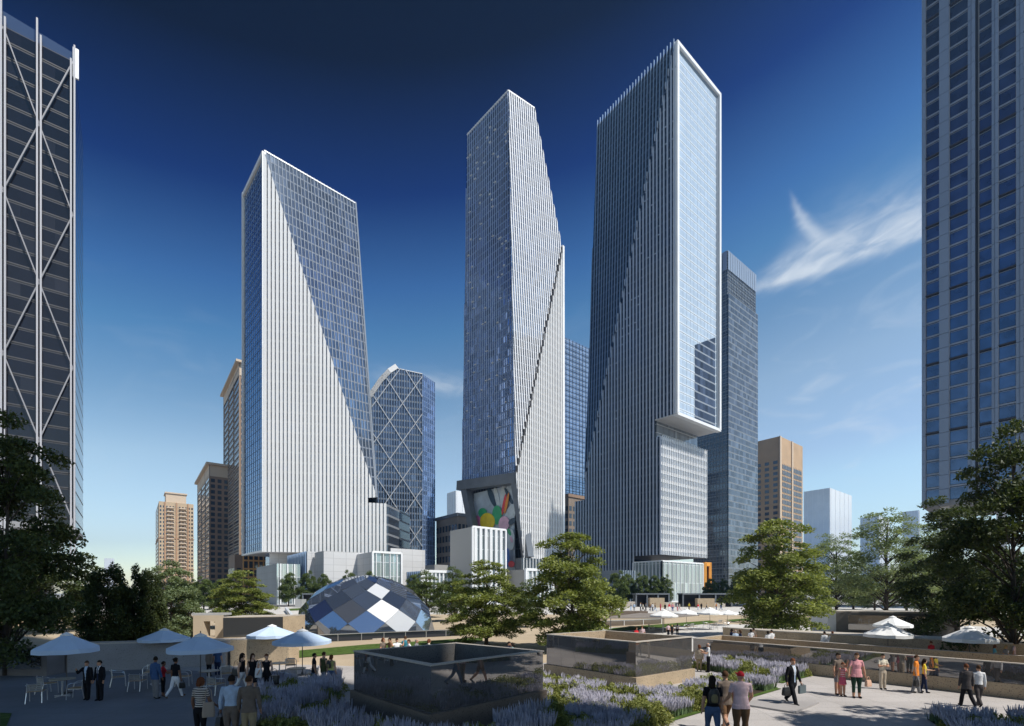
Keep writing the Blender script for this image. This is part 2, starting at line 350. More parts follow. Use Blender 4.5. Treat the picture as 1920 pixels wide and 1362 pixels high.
def grid_rects(o, d, n, L, z0, z1, nx, nz, fw, fh, proud=.0, margin=0, skip=None):
    out = []
    dx = (L-2*margin)/nx; dz = (z1-z0)/nz
    for i in range(nx):
        for k in range(nz):
            if skip and skip(i, k): continue
            c = o+d*(margin+dx*(i+.5))+n*proud; c = vec(c.x, c.y, z0+dz*(k+.5))
            out.append((c, d*(dx*fw/2), ZU*(dz*fh/2)))
    return out
# ================================================================== LEFT TOWER of the trio
gA_low = facade('tower_glass_dark', (.10, .12, .15), (.22, .23, .25), 4.2, .22, 1.55, (1, 0, 0), metal=.55)  # dark grey-blue glass between the front fins
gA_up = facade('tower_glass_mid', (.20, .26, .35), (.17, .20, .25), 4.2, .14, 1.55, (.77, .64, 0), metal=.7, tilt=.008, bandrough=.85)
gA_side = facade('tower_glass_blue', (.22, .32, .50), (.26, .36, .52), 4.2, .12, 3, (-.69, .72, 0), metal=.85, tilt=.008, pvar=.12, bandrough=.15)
def tower_left():
    Y0 = 200.0; F1 = P(495, 285, Y0); zt = F1.z; zb = 21.4
    T = P(667, 383, Y0*827/729); L1 = P(457, 365, Y0*827/747)
    pn = vec(.2, -1, 0).normalized()
    F0 = vec(F1.x, F1.y, zb)
    h = lambda x, y: hit(x, y, F1, pn)
    B = h(707, 933); e728 = h(728, 945); e728b = vec(e728.x, e728.y, zb); n690 = h(690, 943); n690t = h(690, 934)
    L0 = vec(L1.x, L1.y, zb); K1 = L1+(T-F1); K0 = vec(K1.x+6, K1.y+4, zb); B0 = vec(B.x, B.y, zb)
    root = empty('office_tower', vec(-90, 215, 0), 'white finned tower with diagonal crease and blue glass side, leftmost of the tall trio', 'tower')
    lower = [F0, e728b, e728, n690, n690t, B, F1]; upper = [F1, B, T]
    un = (B-F1).cross(T-F1).normalized(); un = un if un.y < 0 else -un
    b = MB()
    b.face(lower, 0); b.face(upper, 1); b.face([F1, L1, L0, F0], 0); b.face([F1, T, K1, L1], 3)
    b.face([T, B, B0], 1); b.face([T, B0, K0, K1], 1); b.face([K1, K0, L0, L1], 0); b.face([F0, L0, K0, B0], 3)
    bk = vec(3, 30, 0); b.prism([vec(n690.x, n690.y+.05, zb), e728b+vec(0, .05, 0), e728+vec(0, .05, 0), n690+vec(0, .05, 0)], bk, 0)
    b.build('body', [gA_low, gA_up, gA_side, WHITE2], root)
    u0 = vec(1, .2, 0).normalized()
    f = MB(); strips(f, lower, pn, u0, 1.56, 1.06, .45, ph=.35); f.build('front_fins', FINW, root)
    uu = (T-F1).normalized()
    f = MB(); strips(f, upper, un, uu, 1.5, .24, .3, ext=1.1, ph=.6); f.build('upper_fins', FINU, root)
    # framed left side
    ln = vec(-(L1-F1).y, (L1-F1).x, 0).normalized(); ln = ln if ln.y < 0 else -ln
    ld = (L1-F1).normalized(); g = MB(); o = F0+ld*1.2
    gl = [F0+ld*.9-ln*.0+ln*.06, L0-ld*2.2+ln*.06, L1-ld*2.2-ZU*2.6+ln*.06, F1+ld*.9-ZU*2.6+ln*.06]; g.face(gl, 0); g.build('side_glass', gA_side, root)
    fr = MB(); w = 1.5
    fr.bar(F0+ld*.3, F1+ld*.3, .9, 1.4, ln); fr.bar(L0-ld*.5, L1-ld*.5, 1.0, 1.8, ln); fr.bar(F1-ZU*.9, L1-ZU*.9, 1.8, 1.6, ln); fr.bar(F0+ZU*.3, L0+ZU*.3, .8, 1.6, ln)
    fr.build('side_frame', WHITE, root)
    mu = MB(); strips(mu, gl, ln, ld, 3, .12, .15); strips(mu, gl, ln, ZU, 4.2, .16, .12); mu.build('side_mullions', mat('blue_mullion', (.2, .28, .42), .4, .5), root)
    rv = MB(); rv.bar(T+ZU*.8, B, .5, .7); rv.build('edge_trim', FINU, root)
    cap = MB(); cap.bar(F1+ZU*.5, T+ZU*.3, .5, .5); cap.build('parapet', FIN, root)
tower_left()
# ================================================================== CENTRE TOWER
gC_l = facade('centre_glass_blue', (.26, .36, .58), (.16, .24, .42), 3.2, .2, 1.15, (-.7, .71, 0), metal=.75, tilt=.03, pvar=.5)
gC_r = facade('centre_glass_pale', (.40, .45, .52), (.34, .38, .44), 3.2, .1, 1.15, (.84, .54, 0), metal=.75, tilt=.012, bandrough=.8)
gC_b = facade('centre_glass_grey', (.16, .18, .21), (.36, .37, .38), 3.2, .25, 1.2, (.88, .47, 0), metal=.6, tilt=.02)
def tower_centre():
    Y0 = 200.0; K_ = Y0/260; F1 = P(953, 172, Y0); zt = F1.z
    L1 = P(876, 255, Y0*940/857); R1 = P(1002, 205, Y0*940/907)
    ln = vec((L1-F1).y, -(L1-F1).x, 0).normalized(); ln = ln if ln.y < 0 else -ln
    D = P(1053, 462, 272.0*K_)
    un = (R1-F1).cross(D-F1).normalized(); un = un if un.y < 0 else -un
    Gp = hit(966, 884, F1, un); Lb = hit(866, 905, F1, ln); Fb = hit(966, 888, F1, ln)
    dn = vec((D-Gp).y, -(D-Gp).x, 0).normalized(); dn = dn if dn.y < 0 else -dn
    h = lambda x, y: hit(x, y, D, dn)
    E = h(1054, 1048); W0 = h(989, 1048); Eb, Wb = vec(E.x, E.y, 0), vec(W0.x, W0.y, 0)
    root = empty('office_tower', vec(8, 212, 0), 'slender tapering finned tower over a grey portal with a colourful mural', 'tower')
    left = [F1, L1, Lb, Fb]; upper = [F1, Gp, D, R1]; lower = [Gp, Wb, Eb, D]
    back = vec(14, 30, 0)*K_
    b = MB(); b.face(left, 0); b.face([Fb, Gp, F1], 0); b.face(upper, 1); b.face(lower, 2)
    K = L1+back*.7; b.face([F1, R1, R1+vec(-8, 20, 0), L1], 3)
    b.face([R1, D, D+vec(-6, 20, 0), R1+vec(-8, 20, 0)], 2); b.face([D, Eb, Eb+vec(-6, 20, 0), D+vec(-6, 20, 0)], 2)
    b.face([L1, R1+vec(-8, 20, 0), D+vec(-6, 20, 0), vec(Lb.x+7, Lb.y+9, Lb.z), Lb], 2)
    b.face([Lb, Fb, Gp, D+vec(-6, 20, -100), vec(Lb.x+7, Lb.y+9, Lb.z)], 4)
    b.build('body', [gC_l, gC_r, gC_b, WHITE2, DARKM], root)
    ld = (L1-F1).normalized(); rd = vec((R1-F1).x, (R1-F1).y, 0).normalized(); dd = vec(D.x-Gp.x, D.y-Gp.y, 0).normalized()
    f = MB(); strips(f, left, ln, ld, 1.3, .12, .3, ext=.8)
    rv = random.Random(4)
    for _ in range(80):
        p = F1.lerp(L1, rv.random()); zz = rv.uniform(Lb.z+4, zt-5); zz = Lb.z+3.2*round((zz-Lb.z)/3.2); f.obox(vec(p.x, p.y, zz)+ln*.25+ld*rv.uniform(-.3, .3), ld*.55, ln*.3, ZU*.12, 1)  # added white ticks imitate sparkles on the glass
    f.build('left_fins_and_sparkle', [FINC, WHITE], root)
    f = MB(); strips(f, upper, un, rd, 1.1, .40, .3, ext=.6, ph=.4); f.build('bright_fins', mat('fin_silver', (.74, .75, .78), .6, 0, .2, var=(.05, .05)), root)
    f = MB()
    for i in range(34):
        p = Gp.lerp(D, (i+.5)/34); f.obox(p+dn*.27-ZU*.5, dd*.34, dn*.38, ZU*1.2, 1)
    strips(f, lower, dn, dd, 1.2, .56, .36, ph=.5); f.build('lower_fins', [FINW, DARKM], root)
    f = MB(); f.bar(D+dd*.3+dn*.3, Eb+dd*.3+dn*.3, 1.3, 1.2, dn); f.bar(F1+ZU*.4, R1+ZU*.4, .5, .5); f.bar(F1+ZU*.4, L1+ZU*.4, .5, .5); f.build('edge_trim', WHITE, root)
    # portal frame at the foot
    pf = MB(); a = Lb+ln*.8-ZU*1.7; c = Fb+ln*.8-ZU*1.2
    c2 = hit(972, 897, Fb+ln*.8, ln)
    pf.bar(a-ld*-.5, c2, 4.2, 3.9, ln)
    la = hit(872, 910, Lb+ln*.6, ln); lbm = hit(891, 1010, Lb+ln*.6, ln); pf.bar(la, lbm, 3.6, 3.1, ln)
    ra = hit(967, 893, Fb+ln*.8, ln); rb = hit(990, 1046, W0+ln*.2, ln); pf.bar(ra, rb, 3.6, 3.4, ln); pf.build('portal_frame', GREYP, root)
    ri = MB(); ri.bar(ra+rd*1.9+ln*.3, ra.lerp(rb, .93)+rd*1.9+ln*.3, .5, 1.2, ln); ri.build('portal_trim', ALU, root)
    # lobby behind the portal
    ip = Lb-ln*7; bw = MB()
    q = [hit(872, 900, ip, ln), hit(985, 880, ip, ln), hit(1000, 1112, ip, ln), hit(886, 1112, ip, ln)]
    bw.prism(q, -ln*5); bw.build('lobby_core', DARKM, root)
    lw = MB(); qq = [p+ln*.1 for p in q]; strips(lw, qq, ln, ld, 1.9, .2, .25); strips(lw, qq, ln, ZU, 4.2, .4, .3); lw.build('lobby_mullions', GREYP, root)
    mp = Lb-ln*3; mu = MB(); k = lambda x, y, o=0: hit(x, y, mp+ln*o, ln)
    mu.prism([k(888, 926), k(962, 908), k(966, 1072), k(888, 1072)], -ln*.5)
    mural = mu.build('mural_panel', mat('mural_ground', (.50, .58, .66), .35, var=(.12, .3)), root)
    cols = {'pink': (.75, .2, .4), 'yellow': (.85, .62, .02), 'green': (.04, .4, .16), 'rose': (.8, .48, .6), 'red': (.75, .05, .06), 'blue': (.03, .16, .55), 'pale': (.62, .68, .70), 'dark': (.03, .06, .09), 'orange': (.85, .3, .03)}
    def blob(name, x, y, rx, ry, tilt=0, off=.06):
        m_ = MB(); ps = []
        for i in range(20):
            a_ = 2*math.pi*i/20; ex, ey = rx*math.cos(a_), ry*math.sin(a_)
            ps.append(k(x+ex*math.cos(tilt)-ey*math.sin(tilt), y+ex*math.sin(tilt)+ey*math.cos(tilt), off))
        m_.prism(ps, ln*.08); m_.build('mural_shape', mat('mural_'+name, cols[name], .35, var=(.4, .15)), mural)
    for i, (nm, x, y, rx, ry, tl) in enumerate([('pale', 943, 930, 5, 22, .1), ('dark', 922, 932, 5, 20, -.35), ('pale', 932, 934, 4, 20, -.2), ('dark', 954, 931, 3, 18, -.45), ('pale', 956, 968, 9, 24, .3), ('green', 905, 962, 8, 9, 0), ('pink', 894, 978, 8, 11, 0),
            ('green', 932, 966, 9, 18, 0), ('yellow', 914, 978, 14, 16, 0), ('red', 945, 946, 2.5, 20, .18), ('orange', 950, 944, 2.5, 20, .2), ('rose', 945, 982, 10, 14, .1), ('dark', 960, 978, 5, 8, .8), ('pale', 958, 1012, 7, 20, 0),
            ('green', 955, 998, 3, 7, -.4), ('rose', 959, 1012, 2.5, 6, -.3), ('blue', 952, 1046, 3.5, 18, 0), ('red', 959, 1058, 6, 6, 0)]):
        blob(nm, x, y, rx, ry, tl, .06+i*.08)
tower_centre()
# ================================================================== RIGHT TOWER
gR_l = facade('right_glass_navy', (.03, .045, .08), (.04, .055, .09), 4.2, .2, 1.6, (-.6, .8, 0), metal=.5, tilt=.01)
gR_s = facade('right_glass_pale', (.46, .56, .67), (.60, .68, .76), 4.2, .16, 3.2, (.785, .62, 0), metal=.1, rough=.15, tilt=.006, pvar=.05, bandrough=.3)
gR_b = facade('block_glass_pale', (.52, .57, .64), (.80, .80, .81), 4.2, .38, 1.6, (.785, .62, 0), metal=.45, rough=.1, tilt=.01, pvar=.12)
def tower_right():
    Y0 = 230.0; F1 = P(1267, 80, Y0); zt = F1.z
    L1 = P(1120, 235, Y0*1032/877); R1 = P(1348, 180, Y0*1032/932)
    rd = (R1-F1).normalized(); rn = vec(rd.y, -rd.x, 0)
    dl = vec(-34, 36, 0).normalized(); ln = vec(-dl.y, dl.x, 0); ln = ln if ln.y < 0 else -ln
    h = lambda x, y: hit(x, y, F1, ln)
    Fo = h(1269, 775); zo = Fo.z; Fo = vec(F1.x, F1.y, zo)
    Lb = h(1096, 905); N1 = h(1228, 787); zo2 = zo
    b818 = h(1240, 818); zk = b818.z; zb = h(1240, 1040).z
    vz = lambda p, z: vec(p.x, p.y, z)
    N0 = vz(N1, zo); N2 = vz(N1, zk)
    lo = [F1, Lb, h(1096, 930), h(1078, 941)]; lo3 = h(1078, 941)
    lo4, q0, q1, q2 = vz(lo3, 0), vz(h(1187, 1040), 0), vz(h(1187, 1040), zb), vz(b818, zb)
    lower = [F1, Lb, vz(Lb, lo3.z), lo3, lo4, q0, q1, q2, vz(b818, zk), N2, N0, Fo]
    upper = [F1, L1, Lb]
    un = (L1-F1).cross(Lb-F1).normalized(); un = un if un.y < 0 else -un
    root = empty('office_tower', vec(80, 255, 0), 'tallest finned tower, its pale framed glass side overhanging a lower block', 'tower')
    bk = rd*40; side = (R1-F1).length
    b = MB(); b.face(lower, 0); b.face(upper, 0); b.face([F1, R1, R1+dl*40, L1], 3)
    Ro = vz(R1, zo); b.face([F1, Fo, Ro, R1], 2); b.face([R1, Ro, Ro+dl*40, R1+dl*40], 2)
    b.face([L1, R1+dl*40, vz(R1+dl*40, 0), vz(Lb, 0), Lb], 0); b.face([lo3, vz(Lb, lo3.z), vz(Lb, lo3.z)+rd*side, lo3+rd*20], 3); b.face([lo3, lo3+rd*20, vz(lo3+rd*20, 0), lo4], 0)
    b.build('body', [gR_l, gR_b, gR_s, WHITE2], root)
    so_ = MB(); Nr = N0+rd*side; so_.prism([Fo, Ro, Nr, N0], -ZU*.5); so_.build('soffit', mat('soffit_panel', (.62, .62, .62), .5, var=(.1, .05)), root)
    # recessed floor between overhang and block
    rc = MB(); a = N0+rd*1.5; rc.prism([vz(a, zk-2), vz(a+rd*(side-3), zk-2), vz(a+rd*(side-3), zo), vz(a, zo)], dl*20); rc.build('recessed_floor', facade('recess_glass', (.30, .34, .38), (.45, .46, .47), 4.2, .1, 1.6, (.785, .62, 0), metal=.4), root)
    # lower block
    Bf = vz(b818, zb); blen = 1.05*40
    kr = (1325-CX)/F; s_ = (kr*Bf.y-Bf.x)/(rd.x-kr*rd.y); Br = Bf+rd*s_
    lb = MB(); lb.face([Bf, Br, vz(Br, zk), vz(Bf, zk)], 0); lb.face([Br, Br+dl*30, vz(Br+dl*30, zk), vz(Br, zk)], 0); lb.face([vz(Bf, zk-1), vz(Br, zk-1), vz(Br+dl*30, zk-1), vz(Bf+dl*30, zk-1)], 1); lb.face([Bf, Br, Br+dl*30, Bf+dl*30], 2)
    lb.build('lower_block', [gR_b, WHITE2, DARKM], root)
    bp = [Bf, Br, vz(Br, zk), vz(Bf, zk)]
    f = MB(); strips(f, bp, rn, rd, 1.55, .34, .5, ext=.6); strips(f, bp, rn, ZU, 4.2, .25, .2); f.build('block_fins', FIN, root)
    f = MB(); strips(f, lower, ln, dl, 1.9, .72, .45, ph=.2)
    for i in range(38):
        p = F1.lerp(Lb, (i+.5)/38); f.obox(p+ln*.3+ZU*1.5, dl*.2, ln*.36, ZU*1.6)
    rv = random.Random(5)
    for _ in range(150):
        p = F1.lerp(Lb, rv.random())+dl*0; q_ = rv.uniform(-60, 60); zz = p.z+q_
        if 25 < zz < 260 and q_ < 0: f.obox(vec(p.x, p.y, 25+4.2*round((zz-25)/4.2))+ln*.5, dl*.6, ln*.12, ZU*.14)  # added pale ticks imitate sparkles on this facade
    f.build('left_fins_and_sparkle', FINC, root)
    ul_ = (L1-F1).normalized()
    f = MB(); strips(f, upper, un, ul_, 1.9, .36, .5, ext=2.4, ph=.5); f.build('upper_fins', FINB, root)
    fr = MB(); fr.bar(F1+rd*.5+ZU*.3, Fo+rd*.5, 1.5, 2.4, rn); fr.bar(R1-rd*.6, Ro-rd*.6, 1.5, 2.6, rn); fr.bar(F1-ZU*.6, R1-ZU*.6, 1.8, 2.6, rn); fr.bar(Fo-ZU*.1, Ro-ZU*.1, 1.4, 2.4, rn); fr.build('side_frame', WHITE, root)
    gp = [Fo+rd*1.4+ZU*1, Ro-rd*1.6+ZU*1, R1-rd*1.6-ZU*3, F1+rd*1.4-ZU*3]
    mu = MB(); strips(mu, gp, rn, ZU, 4.2, .5, .14); strips(mu, gp, rn, rd, 3.2, .1, .1, base=.02)
    mu.build('side_floors', mat('pale_mullion', (.66, .72, .78), .4), root)
    dg = MB(); k_ = lambda x, y: hit(x, y, Fo+rn*.16, rn); dg.face([k_(1303, 787), k_(1341, 799), k_(1341, 633), k_(1303, 647)]); dg.build('dark_reflection_panel', facade('right_reflection_dark', (.07, .085, .12), (.26, .29, .33), 4.2, .18, 2.4, (.785, .62, 0), metal=.6, tilt=.03, pvar=.6), root)  # dark reflection of a building, painted on as a glass panel
    rg = MB(); rg.bar(R1-rd*2.2-ZU*1.5, Ro-rd*2.2+ZU*.5, 1.6, .5, rn); rg.bar(F1+rd*1.2-ZU*2.2, R1-rd*1.2-ZU*2.2, 1.6, .4, rn); rg.build('frame_reveal', mat('reveal_grey', (.16, .2, .25), .5), root)
    # glass lobby under the block
    a = vz(h(1187, 1045), 0); Y1 = a.y
    lob = Blk(1241, 225.0, 1187, 1318, 1052)
    m_ = MB(); lob.body(m_, 0, 0, roof=1); m_.build('lobby_glass', [facade('lobby_glass', (.40, .47, .47), (.55, .58, .58), 9.0, .03, 1.8, (.785, .62, 0), metal=.3, rough=.08, tilt=.006, line=(.06, (.8, .8, .8))), WHITE2], root)
    fr = MB()
    for pth in (lob.left(), lob.right()):
        for i in range(4): fr.bar(pth[i], pth[(i+1) % 4], .7, .7)
    strips(fr, lob.left(), lob.nl, UL, 2.0, .35, .5); strips(fr, lob.right(), lob.nr, UR, 3.4, .22, .3)
    fr.build('lobby_frame', WHITE, root)
tower_right()
# ================================================================== DARK BRACED TOWER at the left edge
def braced_tower():
    C = P(139, 95, 130.0); d = vec(-.785, -.62, 0).normalized(); n = vec(.62, -.785, 0).normalized(); zt = C.z; zb = 22.6
    C0 = vec(C.x, C.y, 0); Lw = 27.0; z = lambda p, q: vec(p.x, p.y, q)
    root = empty('office_tower', C0, 'near black glass tower with white columns and zigzag steel braces at the left edge', 'tower')
    g = facade('dark_tower_glass', (.012, .012, .017), (.035, .035, .04), 4.0, .14, 3.25, (-.785, -.62, 0), metal=.25, tilt=.006, pvar=.25)
    b = MB(); b.prism([z(C0, zb), z(C0+d*Lw, zb), z(C0+d*Lw, zt-3), z(C0, zt-3)], -n*30); b.build('glass_body', g, root)
    pr = MB(); pr.prism([z(C0+n*.02, zt-3), z(C0+d*Lw+n*.02, zt-3), z(C0+d*Lw+n*.02, zt+2.2), z(C0+n*.02, zt-.8)], -n*.2)
    fl = pr; strips(fl, [z(C0, zb), z(C0+d*Lw, zb), z(C0+d*Lw, zt-3), z(C0, zt-3)], n, ZU, 4.0, .3, .12, mi=1); pr.build('parapet_glass', [mat('parapet_glass', (.07, .10, .17), .1, .4), mat('slab_edge', (.055, .055, .06), .6)], root)
    WHG = mat('column_white', (.40, .40, .43), .45)
    for i in range(5):
        p = C0+d*(6.5*i+.2)+n*1.0; c = MB()
        c.bar(z(p-d*.35, 0), z(p-d*.35, zt-(1.5 if i else -.5)), .35, .6, n); c.bar(z(p+d*.35, 0), z(p+d*.35, zt+(2.5 if i else -3.5)), .35, .6, n); c.build('column', WHG, root)
    k = 0; zz = zt-4; ends = {0: 0, 1: 1}
    while zz > 12:
        for bay in range(4):
            a, e = (bay, bay+1) if (k+bay) % 2 == 0 else (bay+1, bay)
            br = MB(); br.bar(z(C0+d*(6.5*a+.2)+n*.9, zz), z(C0+d*(6.5*e+.2)+n*.9, max(zz-20.6, 4)), .27, .27, n); br.build('brace', mat('brace_grey', (.26, .26, .28), .45), root)
        zz -= 20.6; k += 1
    s = MB(); s.prism([z(C0+n*.8, zb-1.6), z(C0+d*Lw+n*.8, zb-1.6), z(C0+d*Lw+n*.8, zb), z(C0+n*.8, zb)], -n*31); s.build('soffit', mat('soffit_grey', (.25, .25, .26), .6), root)
    e = MB(); p = C0+n*.8+d*-.4; e.bar(z(p, zt-8), z(p, zt), 1.2, .5, n); e.build('corner_fin', WHITE, root)
    cp = MB(); q0 = C0+n*3+d*8; cp.prism([z(q0, 13), z(q0+d*22, 13), z(q0+d*22, 14.2), z(q0, 14.2)], -n*14); cp.build('canopy', mat('canopy_grey', (.42, .42, .44), .5), root)
    ly = MB(); q0 = C0-n*6+d*6; ly.prism([z(q0, 0), z(q0+d*20, 0), z(q0+d*20, 13), z(q0, 13)], -n*16); ly.build('lobby_glass', g, root)
braced_tower()
# ================================================================== RIBBED TOWER at the right edge
def ribbed_tower():
    E = P(1730, 945, 140.0); d = vec(.667, -.745, 0).normalized(); n = vec(-.745, -.667, 0).normalized(); zb = E.z; zt = 206.0
    z = lambda p, q: vec(p.x, p.y, q); E0 = z(E, 0); Lw = 40.0
    root = empty('office_tower', E0, 'tower of blue windows between pale vertical ribs standing on columns at the right edge', 'tower')
    RIB = mat('rib_panel', (.20, .255, .36), .45, .1, var=(.05, .07)); SP = mat('spandrel_panel', (.31, .35, .43), .4, .1, var=(.05, .08)); JT = mat('joint_dark', (.035, .03, .035), .6)
    b = MB(); b.prism([z(E0-n*.9, zb+.4), z(E0+d*Lw-n*.9, zb+.4), z(E0+d*Lw-n*.9, zt), z(E0-n*.9, zt)], -n*32); b.build('body', JT, root)
    bays = [(.75, 3.7), (5.85, 9.6), (11.8, 14.3), (15.6, 18.8), (20.2, 23.4), (24.6, 27.8), (29, 32), (33.4, 36.6)]
    nf = 44; fh = (zt-zb)/nf
    rects = []; info = {}
    for u0, u1 in bays:
        rec = .75 if abs(u0-11.8) < .01 else .45
        for k in range(nf):
            c = z(E0+d*((u0+u1)/2)-n*rec, zb+fh*(k+.56)); info[tuple(c)] = (u0, u1, k, rec)
            rects.append((c, d*((u1-u0)/2-.1), ZU*(fh*.41)))
    def extra(w, c):
        u0, u1, k, rec = info[tuple(c)]; c = E0+d*((u0+u1)/2)-n*rec
        w.obox(z(c+n*.12, zb+fh*(k+.06)), d*((u1-u0)/2), n*.1, ZU*(fh*.055), 1)
        w.obox(z(c+n*.14, zb+fh*(k+.92)), d*((u1-u0)/2), n*.06, ZU*.05, 1)
        if k % 5 == 0: w.obox(z(c+n*.5, zb+fh*k+.1), d*((u1-u0)/2+.15), n*.35, ZU*.16, 2)
    window_parts(root, rects, [WINB, SP, JT], n, .06, extra=extra)
    def rib(u0, u1, pr):
        m_ = MB(); c = E0+d*((u0+u1)/2)+n*pr/2
        for k in range(0, nf+1, 1):
            z0 = zb-.6+fh*k; m_.obox(z(c, z0+fh/2-.03), d*((u1-u0)/2), n*(pr/2+.5), ZU*(fh/2-.05))
        m_.build('rib', RIB, root)
    for u0, u1, pr in [(-.1, .7, .3), (3.75, 5.8, .8), (9.65, 10.35, .5), (10.4, 11.1, .8), (14.3, 14.9, .5), (14.95, 15.55, .7), (18.85, 19.5, .5), (19.55, 20.15, .7), (23.4, 24.6, .6), (27.8, 29, .6), (32, 33.4, .6), (36.6, 38, .6)]: rib(u0, u1, pr)
    tr = MB()
    for u0, u1 in bays:
        for u in (u0-.02, u1+.02): tr.bar(z(E0+d*u+n*.02, zb), z(E0+d*u+n*.02, zt), .08, .4, n)
    tr.build('window_trims', mat('trim_pale', (.5, .5, .52), .4), root)
    s = MB(); s.prism([z(E0+n*.6, zb-1.2), z(E0+d*Lw+n*.6, zb-1.2), z(E0+d*Lw+n*.6, zb+.2), z(E0+n*.6, zb+.2)], -n*33); s.build('soffit', mat('soffit_dark', (.2, .2, .21), .7), root)  # plain dark grey underside
    for u in (4.5, 16, 28): 
        c = MB(); p = E0+d*u-n*2.5; c.bar(z(p, 0), z(p, zb-1), 1.9, 1.9, n); c.build('column', mat('column_pale', (.55, .54, .55), .6), root)
ribbed_tower()
# ================================================================== buildings behind
def curtain(name, blk, glass, label, cat='building', mull=None, sp=(3, 4), crown=0, steps=(), base=None):
    root = empty(name, blk.F, label, cat)
    b = MB(); blk.body(b, 0, 0); b.build('glass_walls', glass, root)
    m_ = MB()
    for pl, n, u in ((blk.left(), blk.nl, blk.ul), (blk.right(), blk.nr, blk.ur)):
        strips(m_, pl, n, u, sp[0], .22, .3, ext=crown); strips(m_, pl, n, ZU, sp[1], .35, .2)
    m_.build('mullions', mull, root)
    return root
MULL = mat('mullion_grey', (.22, .24, .26), .4, .3); MULLD = mat('mullion_dark', (.05, .06, .08), .4, .3)
gB1 = facade('rear_glass_teal', (.13, .15, .18), (.17, .19, .21), 4.2, .22, 2.2, (.785, .62, 0), metal=.5, tilt=.015, pvar=.4)
bB1 = Blk(1364, 330, 1300, 1417, 470)
r1 = curtain('glass_tower', bB1, gB1, 'grey blue gridded glass tower right behind the tallest finned tower', 'tower', MULL, (2.3, 4.2), 0)
st = Blk(1366, 329, 1365.4, 1421, 548); m_ = MB(); st.body(m_); m_.build('side_wing', gB1, r1)
cr = MB()
for pl, n, u in ((bB1.left(), bB1.nl, UL), (bB1.right(), bB1.nr, UR)):
    q = [p.copy() for p in pl]
    q[0].z = q[1].z = bB1.z1-13; strips(cr, q, n, u, 3.2, 2.8, .12, base=.35)
cr.build('crown_panels', mat('crown_glass', (.42, .46, .52), .15, .5), r1)
gB2 = facade('rear_glass_blue', (.24, .32, .44), (.30, .38, .50), 4.4, .1, 4.0, (.785, .62, 0), metal=.7, tilt=.006, pvar=.15)
curtain('glass_tower', Blk(1058, 400, 1030, 1180, 632), gB2, 'plain blue glass tower between the middle and right finned towers', 'tower', MULLD, (4.0, 4.4), 0)
# building with the steel diamond lattice
def lattice():
    root = empty('office_tower', P(745, 1112, 300), 'dark glass block with white diamond lattice and sloping white roof edge', 'tower')
    u = vec(.96, .28, 0).normalized(); n = vec(.28, -.96, 0).normalized(); o = P(697, 1120, 300.0)
    h = lambda x, y: hit(x, y, o, n); zz = lambda p: vec(p.x, p.y, 0)
    poly = [zz(h(697, 1060)), zz(h(792, 1060)), h(792, 702), h(747, 691), h(733, 700), h(717, 717), h(697, 746)]
    g = facade('lattice_glass', (.08, .10, .14), (.16, .18, .21), 4.2, .25, 1.6, (.96, .28, 0), metal=.6, tilt=.02, pvar=.5)
    b = MB(); b.prism(poly, -n*30); b.build('glass_body', g, root)
    e = h(792, 702); u2 = vec(.45, .89, 0).normalized(); n2 = vec(.89, -.45, 0).normalized()
    kx = (816-CX)/F; t = (kx*e.y-e.x)/(u2.x-kx*u2.y); e2 = e+u2*t
    q = [zz(e), zz(e2), vec(e2.x, e2.y, e.z), e]; b = MB(); b.prism(q, -n2*20); b.build('side_wing', gC_l, root)
    m_ = MB(); strips(m_, q, n2, u2, 2, .3, .4, ext=0); m_.build('side_fins', FINB, root)
    m_ = MB(); strips(m_, poly, n, u, 1.6, .28, .35); m_.build('mullions', FINB, root)
    du, dv = 48*300/F, 72*300/F
    for sg in (1, -1):
        dr = (u*du/2+ZU*(sg*dv/2)).normalized(); pu = dr.cross(n).normalized()
        L = MB(); strips(L, poly, n, pu, du*dv/math.hypot(du, dv), .5, .3, base=.36, ph=.28 if sg > 0 else .62); L.build('lattice', mat('lattice_grey', (.5, .52, .55), .4, .3), root)
    rf = MB(); cv = [h(697, 746), h(717, 717), h(733, 700), h(747, 691)]
    for p_, q_ in zip(cv, cv[1:]): rf.prism([p_+n*.6, q_+n*.6, q_+n*.6+vec(-2.0, 0, 2.6), p_+n*.6+vec(-2.0, 0, 2.6)], -n*31); rf.build('sloping_roof', WHITE, root)
    rl = MB(); rl.bar(h(746, 692)+ZU*.2, h(792, 702)+ZU*.2, .5, .5); rl.build('parapet', WHITE, root)
lattice()
# masonry buildings
def masonry(name, blk, m, label, nxl, nxr, nz, cat='building', top=.9, fw=.62, fh=.6, wmat=WIN, pier=None, cornice=None, keep=100):
    root = empty(name, blk.F, label, cat); b = MB(); blk.body(b); b.build('walls', m, root)
    zt = blk.z0+(blk.z1-blk.z0)*top
    if nxl: window_parts(root, grid_rects(blk.F, blk.ul, blk.nl, blk.tl, blk.z0+3, zt, nxl, nz, fw, fh), wmat, blk.nl, .15, keep=keep)
    if nxr: window_parts(root, grid_rects(blk.F, blk.ur, blk.nr, blk.tr, blk.z0+3, zt, nxr, nz, fw, fh), wmat, blk.nr, .15, keep=keep)
    if pier:
        p = MB()
        for poly, n, u, k in ((blk.left(), blk.nl, blk.ul, nxl), (blk.right(), blk.nr, blk.ur, nxr)):
            if k: strips(p, poly, n, u, ((poly[1]-poly[0]).length)/k, pier[0], pier[1], ph=0)
        p.build('piers', pier[2] if len(pier) > 2 else m, root)
    if cornice:
        c = MB(); blk.slab(c, blk.z1-cornice[0], blk.z1, cornice[1]); c.build('cornice', cornice[2], root)
    return root
bt = Blk(1462, 420, 1415, 1505, 818)
